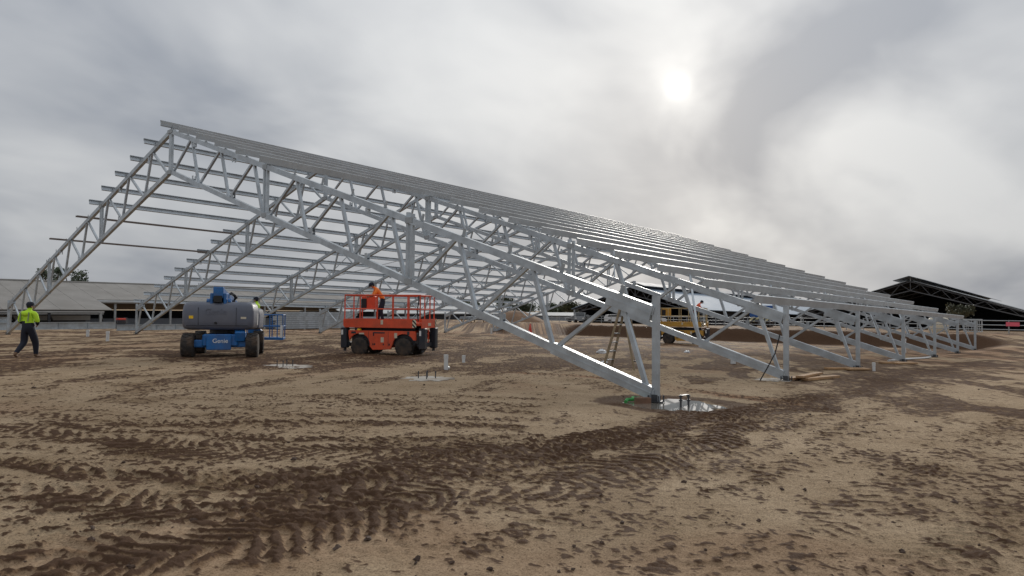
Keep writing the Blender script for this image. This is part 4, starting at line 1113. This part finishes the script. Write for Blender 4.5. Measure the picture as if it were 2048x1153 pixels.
# ------------------------------------------------------------------ left shed
def left_shed():
    S = empty('cattle_shed', (0, 72, -1.35), 0, 'long low cattle shed with grey fibre-cement roof behind the stacked beams', 'shed')
    sl = 0.236; e0 = 2.73; th = math.atan(sl)
    nx = 0
    def panel(x0, x1, y0, y1, nm='roof_sheet'):
        b = MB()
        zt = lambda y: e0+sl*y
        b.add([(x0, y0, zt(y0)), (x1, y0, zt(y0)), (x1, y1, zt(y1)), (x0, y1, zt(y1)),
               (x0, y0, zt(y0)-.07), (x1, y0, zt(y0)-.07), (x1, y1, zt(y1)-.07), (x0, y1, zt(y1)-.07)],
              [(0, 1, 2, 3), (7, 6, 5, 4), (0, 4, 5, 1), (1, 5, 6, 2), (2, 6, 7, 3), (3, 7, 4, 0)])
        return b.build(nm, 'roof_grey', S)
    rr = random.Random(2)
    x = -22.0
    while x < 62:
        w = 2.38; low = 0.0 if x < 15.3 else 4.6
        panel(x, x+w-0.03, low, 6.7); panel(x+0.0, x+w-0.03, 6.66+0.02, 13.3)
        x += w
    b = MB().add([(-22, 13.3, e0+sl*13.3), (62, 13.3, e0+sl*13.3), (62, 26.6, e0), (-22, 26.6, e0), (-22, 13.3, e0+sl*13.3-.07), (62, 13.3, e0+sl*13.3-.07), (62, 26.6, e0-.07), (-22, 26.6, e0-.07)],
                 [(0, 1, 2, 3), (7, 6, 5, 4), (0, 4, 5, 1), (1, 5, 6, 2), (2, 6, 7, 3), (3, 7, 4, 0)])
    b.build('rear_roof', 'roof_grey', S)
    MB().tube((-22, 13.3, e0+sl*13.3+0.02), (62, 13.3, e0+sl*13.3+0.02), 0.12, 8).build('ridge_cap', 'roof_grey', S)
    MB().box((-3.2, 0.12, e0-0.22), (37, 0.10, 0.16)).build('eave_beam', 'shed_pale', S)
    MB().box((-3.2, 0.30, e0-0.42), (37, 0.06, 0.14)).build('eave_beam', 'galv_dull', S)
    MB().tube((15.5, 4.5, e0+sl*4.6-0.25), (62, 4.5, e0+sl*4.6-0.25), 0.17, 10).build('gutter', 'shed_pale', S)
    for k, px in enumerate((-18, -13, -8, -3, 2, 7.2, 10.4, 15.0)):
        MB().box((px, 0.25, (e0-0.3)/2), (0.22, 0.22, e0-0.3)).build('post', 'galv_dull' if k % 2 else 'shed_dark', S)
        b = MB().bar((px, 0.4, e0-0.35), (px+0.9, 2.2, 1.55), 0.14, 0.16).build('strut', 'shed_dark', S)
    for px in (18, 24, 30, 36, 42, 48, 54, 60):
        MB().box((px, 4.8, (e0+0.7)/2), (0.22, 0.22, e0+0.7)).build('post', 'galv_dull', S)
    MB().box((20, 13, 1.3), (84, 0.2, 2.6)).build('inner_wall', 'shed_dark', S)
    MB().box((-3, 3.2, 0.95), (36, 0.15, 1.0)).build('pen_wall', 'shed_pale', S)
    MB().box((-3, 3.1, 1.85), (36, 0.06, 0.5)).build('pen_wall', 'shed_pale', S)
    MB().box((6.5, 1.6, 1.0), (11, 0.3, 0.40)).build('feed_trough', 'shed_dark', S)
    MB().box((38, 7.5, 1.0), (44, 0.15, 1.4)).build('pen_wall', 'shed_wall', S)
left_shed()

# ------------------------------------------------------------------ open gable sheds beyond the bank
def gable_shed(x0, L, y0, y1, zb, ze, za, outer, label, monitor=True):
    ym = (y0+y1)/2
    S = empty('open_shed', (x0, ym, zb), 0, label, 'shed'); S.rotation_euler = (0, math.atan(K), 0)
    hw = (y1-y0)/2; e = ze-zb; a = za-zb
    s = (a-e)/hw
    for sg in (-1, 1):
        n = int(L/6)
        for k in range(n):
            xa, xb = k*L/n, (k+1)*L/n-0.03
            p = [(xa, sg*(hw+.5), e-.5*s), (xb, sg*(hw+.5), e-.5*s), (xb, sg*0.5, a-.5*s), (xa, sg*0.5, a-.5*s)]
            MB().add(p+[(q_[0], q_[1], q_[2]-0.1) for q_ in p], [(0, 1, 2, 3), (7, 6, 5, 4), (0, 4, 5, 1), (1, 5, 6, 2), (2, 6, 7, 3), (3, 7, 4, 0)]).build('roof_sheet', outer, S)
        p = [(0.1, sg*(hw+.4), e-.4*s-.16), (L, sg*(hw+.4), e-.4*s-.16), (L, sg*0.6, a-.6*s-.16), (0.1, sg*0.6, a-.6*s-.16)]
        MB().add(p+[(q_[0], q_[1], q_[2]-0.06) for q_ in p], [(0, 1, 2, 3), (7, 6, 5, 4), (0, 4, 5, 1), (1, 5, 6, 2), (2, 6, 7, 3), (3, 7, 4, 0)]).build('shade_lining', 'shed_shade', S)  # near-black sheet painting the shade under the roof
        for k in range(int(L/8)+1):
            MB().box((0.3+k*8, sg*(hw-.1), (e-.3)/2), (0.3, 0.3, e-.3)).build('post', 'galv_dull', S)
        if monitor:
            p = [(-.8, sg*2.4, a-0.12), (L, sg*2.4, a-0.12), (L, 0, a+0.62), (-.8, 0, a+0.62)]
            MB().add(p+[(q_[0], q_[1], q_[2]-0.08) for q_ in p], [(0, 1, 2, 3), (7, 6, 5, 4), (0, 4, 5, 1), (1, 5, 6, 2), (2, 6, 7, 3), (3, 7, 4, 0)]).build('ridge_vent', 'shed_wall', S)
    if monitor:
        for k in range(int(L/8)+1): MB().box((0.4+k*8, 0, a+0.15), (0.12, 0.12, 0.8)).build('vent_post', 'galv_dull', S)
    for xx in (0.35, 8.35, 16.35):
        t = MB(); d = 1.5
        for sg in (-1, 1):
            t.bar((xx, sg*(hw-.2), e-.32), (xx, 0, a-.32), 0.12, 0.14); t.bar((xx, sg*(hw-.2), e-.32-.6), (xx, 0, a-.32-d), 0.12, 0.14)
            n = 12
            for k in range(n):
                ya, yb = hw*k/n, hw*(k+1)/n
                za_, zb_ = a-.32-ya*s, a-.32-yb*s
                dd = lambda y_: d-(d-.6)*y_/hw
                if k % 2 == 0: t.bar((xx, sg*ya, za_-dd(ya)), (xx, sg*yb, zb_), 0.08, 0.08)
                else: t.bar((xx, sg*ya, za_), (xx, sg*yb, zb_-dd(yb)), 0.08, 0.08)
        t.bar((xx, 0, a-.32), (xx, 0, a-.32-d), 0.12, 0.12, (0, 1, 0))
        t.build('roof_truss', 'truss_dark', S)
    MB().box((L-.3, 0, e/2+0.4), (0.2, 2*hw, e+0.8)).build('shade_end_wall', 'shed_shade', S)  # added rear wall, near-black so the interior looks unlit
    MB().box((L*0.35, 0, 0.7), (0.2, 2*hw-4, 1.4)).build('low_shade_wall', 'shed_shade', S)  # low near-black wall added to deepen the interior shade
    MB().prism([(-hw+.3, 0), (-hw+.3, e-.4), (0, a-.5), (hw-.3, e-.4), (hw-.3, 0)], 26.0, 26.2, 'x').build('shade_partition', 'shed_shade', S)  # full-height screen added to turn the interior into deep shade
    MB().box((13.5, hw-.6, e/2), (25, 0.15, e-.5)).build('shade_side_wall', 'shed_shade', S)  # added wall, blocks daylight from the far side
    MB().box((15.0, -hw+.6, e/2), (22, 0.15, e-.5)).build('shade_side_wall', 'shed_shade', S)  # added wall, keeps the near side of the interior dark
    return S
gable_shed(94.5, 90, 43.2, 69.2, -0.75, 2.2, 6.24, 'roof_blue', 'open gable shed with pale blue-grey roof beyond the yellow lift')
gable_shed(120, 110, 0.4, 36.2, -1.1, 1.67, 7.4, 'galv_dull', 'large dark open gable shed behind the pipe fence')
def long_shed(x0, x1, y, zb, ze, zr, dep, wall, label):
    S = empty('long_shed', ((x0+x1)/2, y, zb), 0, label, 'shed')
    hl = (x1-x0)/2; e = ze-zb; r_ = zr-zb
    n = max(4, int(hl/4))
    for k in range(n):
        xa = -hl+2*hl*k/n; MB().box((xa+hl/n, 0, e/2), (2*hl/n-0.06, 0.2, e)).build('wall_panel', wall, S)
    for sg, ya, yb in ((0, -0.6, dep/2), (1, dep/2, dep+.6)):
        p = [(-hl, ya, e if sg == 0 else r_), (hl, ya, e if sg == 0 else r_), (hl, yb, r_ if sg == 0 else e), (-hl, yb, r_ if sg == 0 else e)]
        MB().add(p+[(q_[0], q_[1], q_[2]-0.15) for q_ in p], [(0, 1, 2, 3), (7, 6, 5, 4), (0, 4, 5, 1), (1, 5, 6, 2), (2, 6, 7, 3), (3, 7, 4, 0)]).build('roof', 'shed_pale', S)
    MB().box((0, -0.15, 0.5), (2*hl, 0.12, 1.0)).build('base_wall', 'shed_pale' if wall == 'shed_wall' else 'shed_wall', S)
# far range runs square to the building line: rotate it to close the view
far = long_shed(-45, 45, 0, -1.6, 1.0, 2.0, 12, 'shed_wall', 'far long low shed with pale roof and grey wall beyond the dirt mound')
fo = [o for o in bpy.data.objects if o.name.startswith('long_shed')][-1]
fo.location = (175, 128, -2.6); fo.rotation_euler = (0, 0, R(-52))
long_shed(62, 104, 96, -1.9, 0.9, 2.6, 14, 'shed_dark', 'dark-walled low shed beyond the sheet pack')

# ------------------------------------------------------------------ dirt mound
def mound():
    n = 34; b = MB(); pts = []
    for i in range(n+1):
        for j in range(n+1):
            u, v = -1+2*i/n, -1+2*j/n; r = math.hypot(u, v)
            h = max(0, 1-r)**0.85*2.0*(0.8+0.45*float(fbm(np.array(u*2.2+4), np.array(v*2.2+9), 4)))
            pts.append((u*5.2, v*4.0, h-0.12+0.10*float(fbm(np.array(u*9.), np.array(v*9.), 3))*(r < 1)))
    fs = [(i*(n+1)+j, (i+1)*(n+1)+j, (i+1)*(n+1)+j+1, i*(n+1)+j+1) for i in range(n) for j in range(n)]
    b.add(pts, fs)
    M['mound'] = mat('brown_earth', (0.19, 0.115, 0.068), 0.95, 0, 0.3, 0.9, 0.5)
    o = b.build('dirt_mound', 'mound', None, True); o.location = (64, 57.5, gz(64, 57.5)); tag(o, kind='structure')
    o2 = b.build('dirt_mound', 'mound', None, True); o2.scale = (0.8, 0.7, 0.5); o2.location = (56, 62, gz(56, 62)); tag(o2, kind='structure')
mound()

# ------------------------------------------------------------------ vehicles beyond the bank
def car(x, y, rz, body, label, ute=False):
    S = empty('parked_car', (x, y, gz(x, y)), rz, label, 'car')
    if ute: prof = [(-2.4, .5), (-2.4, 1.0), (-0.7, 1.02), (-0.55, 1.7), (0.75, 1.72), (1.25, 1.1), (2.25, 1.0), (2.4, .5)]
    else: prof = [(-2.2, .4), (-2.25, .95), (-1.9, 1.45), (-0.6, 1.52), (0.45, 1.45), (1.15, 1.0), (2.1, .85), (2.2, .4)]
    MB().prism(prof, -0.85, 0.85).build('body', body, S)
    g0, g1 = (-0.5, 0.7) if ute else (-1.7, 0.5)
    for sy in (-1, 1):
        MB().prism([(g0, 1.08), (g0+.15, 1.42), (g1-.25, 1.42), (g1+.2, 1.06)], sy*0.855-0.01, sy*0.855+0.01).build('side_window', 'glass', S)
        for wx in (-1.35, 1.4):
            t = MB().lathe([(0.2, -.11), (.34, -.11), (.34, .11), (.2, .11)], 16, 'y', (wx, sy*0.78, .33)).build('wheel', 'tyre', S, True)
        MB().box((2.2 if not ute else 2.36, sy*0.6, .78), (0.06, .3, .14)).build('headlight', 'white', S)
    wx0 = 0.78 if ute else 0.46
    MB().add([(wx0, -.72, 1.66 if ute else 1.44), (wx0, .72, 1.66 if ute else 1.44), (wx0+.5, .78, 1.14 if ute else 1.06), (wx0+.5, -.78, 1.14 if ute else 1.06)], [(0, 1, 2, 3)])
    MB().box((wx0+.27, 0, 1.42 if ute else 1.27), (.02, 1.4, .55), Euler((0, R(-42), 0)).to_matrix()).build('windscreen', 'glass', S)
    return S
car(86, 54.2, R(-55), 'car_white', 'white parked car beyond the step ladder')
car(84, 60.2, R(-150), 'car_grey', 'grey pickup parked beside the open shed', True)
car(90, 50.2, R(-60), 'car_white', 'white pickup parked under the eave of the open shed', True)
car(92, 66.5, R(130), 'car_grey', 'dark parked car near the far shed wall')
def truck():
    x, y = 75.0, 26.4
    T = empty('truck', (x, y, gz(x, y)), R(15), 'blue truck with striped tailboard parked on top of the bank', 'truck')
    MB().box((0.9, 0, 0.85), (6.4, 1.0, 0.3)).build('chassis', 'dark_steel', T)
    MB().prism([(-1.8, 1.25), (-1.95, 2.3), (1.3, 2.3), (1.3, 1.25)], -1.15, 1.15).build('tipper_body', 'truck_blue', T)
    MB().prism([(2.2, .7), (2.2, 2.75), (3.5, 2.75), (4.0, 1.7), (4.05, .7)], -1.15, 1.15).build('cab', 'truck_blue', T)
    for sy in (-1, 1): MB().prism([(2.5, 1.75), (2.5, 2.5), (3.4, 2.5), (3.75, 1.75)], sy*1.156-.008, sy*1.156+.008).build('side_window', 'glass', T)
    MB().box((-2.05, 0, 1.0), (0.08, 2.4, 0.62)).build('striped_tailboard', 'hazard_big', T)
    MB().tube((-0.2, 0, 2.4), (3.2, 0.4, 3.2), 0.22, 12, 0.16).build('crane_arm', 'charcoal', T)
    MB().tube((0.4, 0, 1.4), (-0.2, 0, 2.6), 0.3, 12).build('crane_mast', 'charcoal', T)
    for wx in (-1.1, 0.2, 3.1):
        for sy in (-1, 1): MB().lathe([(0.25, -.16), (.5, -.16), (.5, .16), (.25, .16)], 18, 'y', (wx, sy*0.98, .5)).build('wheel', 'tyre', T, True)
truck()

# ------------------------------------------------------------------ pipe fence on the bank top
def fence(x0, y0, x1, y1, n, label, rails=(0.35, 0.75, 1.15)):
    F = empty('pipe_fence', (x0, y0, gz(x0, y0)), 0, label, 'fence')
    z0 = gz(x0, y0)
    for k in range(n+1):
        t = k/n; px, py = (x1-x0)*t, (y1-y0)*t; g = gz(x0+px, y0+py)-z0
        MB().tube((px, py, g-0.1), (px, py, g+1.22), 0.05, 8).build('post', 'galv_dull', F)
    for r_ in rails:
        MB().tube((0, 0, r_), (x1-x0, y1-y0, gz(x1, y1)-z0+r_), 0.04, 8).build('rail', 'galv_dull', F)
    return F
fence(64.5, -12, 64.5, 12, 10, 'grey pipe fence on the bank in front of the large dark shed')
fence(66, 14, 78, 44, 12, 'grey pipe fence running past the blue truck')
fence(80, 48, 92, 74, 10, 'grey pipe fence in front of the parked cars')
sg_ = MB().box((64.4, -0.3, gz(64.4, 0)+0.85), (0.03, 1.0, 0.36)).build('warning_sign', 'pink'); tag(sg_, 'pink rectangular sign hung on the pipe fence', 'sign')
hp_ = empty('round_hay_feeder', (66.0, 2.9, gz(66, 2.9)), 0, 'round barred feeder standing behind the pipe fence', 'feeder')
for zz_ in (0.1, 0.6, 1.25):
    b = MB()
    for k in range(16):
        a0, a1 = 2*math.pi*k/16, 2*math.pi*(k+1)/16
        b.tube((math.cos(a0)*.75, math.sin(a0)*.75, zz_), (math.cos(a1)*.75, math.sin(a1)*.75, zz_), 0.035, 6)
    b.build('hoop', 'shed_pale', hp_)
for k in range(10):
    a = 2*math.pi*k/10; MB().tube((math.cos(a)*.75, math.sin(a)*.75, .1), (math.cos(a)*.75, math.sin(a)*.75, 1.25), 0.03, 6).build('bar', 'shed_pale', hp_)
tk = empty('water_tank', (68, 6.0, gz(68, 6)), 0, 'cream plastic tank behind the pipe fence', 'tank')
MB().lathe([(0.85, 0), (0.9, .1), (0.9, 1.2), (0.8, 1.35), (.25, 1.5), (.2, 1.55)], 20, 'z').build('tank_body', 'cream', tk, True)
MB().tube((0, 0, 1.5), (0, 0, 1.62), 0.22, 14).build('lid', 'charcoal', tk)

# ------------------------------------------------------------------ trees
def tree(x, y, h, w, leaf, label, seed, z=None, trunk=0.35, group=None):
    rr = random.Random(seed); z = gz(x, y) if z is None else z
    T = empty('gum_tree', (x, y, z), rr.uniform(0, 6), label, 'tree', group)
    tb = MB(); th = h*trunk
    tb.tube((0, 0, -0.2), (0.05*h*.2, 0, th), h*0.03, 8, h*0.022)
    tips = []
    for k in range(7):
        a = 2*math.pi*k/7+rr.uniform(-.3, .3); l = w*0.5*rr.uniform(.45, .85)
        p = (math.cos(a)*l, math.sin(a)*l, th+(h-th)*rr.uniform(.35, .8)); tb.tube((0, 0, th*0.95), p, h*0.014, 6, h*0.006); tips.append(p)
    tb.build('trunk', 'bark', T)
    cb = MB(); cl = [(0, 0, h*0.78)]+tips+[(rr.uniform(-.35, .35)*w, rr.uniform(-.35, .35)*w, h*rr.uniform(.5, .9)) for _ in range(9)]
    for c in cl:
        r_ = w*rr.uniform(.13, .22)
        for _ in range(75):
            d = Vector((rr.gauss(0, 1), rr.gauss(0, 1), rr.gauss(0, .75))); d.normalize(); d *= r_*rr.random()**.4
            p = Vector(c)+d; s = w*rr.uniform(.018, .035)
            u = Vector((rr.gauss(0, 1), rr.gauss(0, 1), rr.gauss(0, 1))).normalized(); v = u.orthogonal().normalized()
            cb.add([p-u*s*1.6, p+v*s, p+u*s*1.6, p-v*s], [(0, 1, 2, 3)])
    me = bpy.data.meshes.new('crown'); me.from_pydata(cb.v, [], cb.f); me.update(); me.materials.append(M[leaf])
    o = bpy.data.objects.new('crown', me); COL.objects.link(o); o.parent = T
tree(21.6, 112, 9.9, 4.6, 'leaf', 'dark gum tree showing above the grey shed roof', 1, -1.4)
tree(25.4, 113, 9.3, 4.0, 'leaf', 'smaller gum tree next to the dark one above the shed roof', 2, -1.4)
k = 0
for px_, d_, h_, w_ in ((1040, 250, 7, 8), (1055, 300, 8, 9), (1098, 270, 7.5, 8), (1118, 330, 7, 12), (1140, 300, 9, 9), (1150, 340, 7.5, 10), (1186, 280, 8, 6), (1300, 320, 7, 10), (1330, 350, 8, 12), (1690, 300, 8, 9), (905, 260, 9, 10), (935, 240, 8, 9), (1010, 235, 10, 7)):
    a = YAW-math.atan((px_-1024)/1390)
    tree(CAM.x+d_*math.cos(a), CAM.y+d_*math.sin(a), h_, w_, 'leaf', 'distant gum tree on the skyline beyond the sheds', 30+k, -3.0, 0.3, 'distant gum trees on the skyline'); k += 1
tree(90, 7.2, 3.6, 3.4, 'leaf2', 'round olive shrub tree in front of the dark shed', 61, None, 0.25)
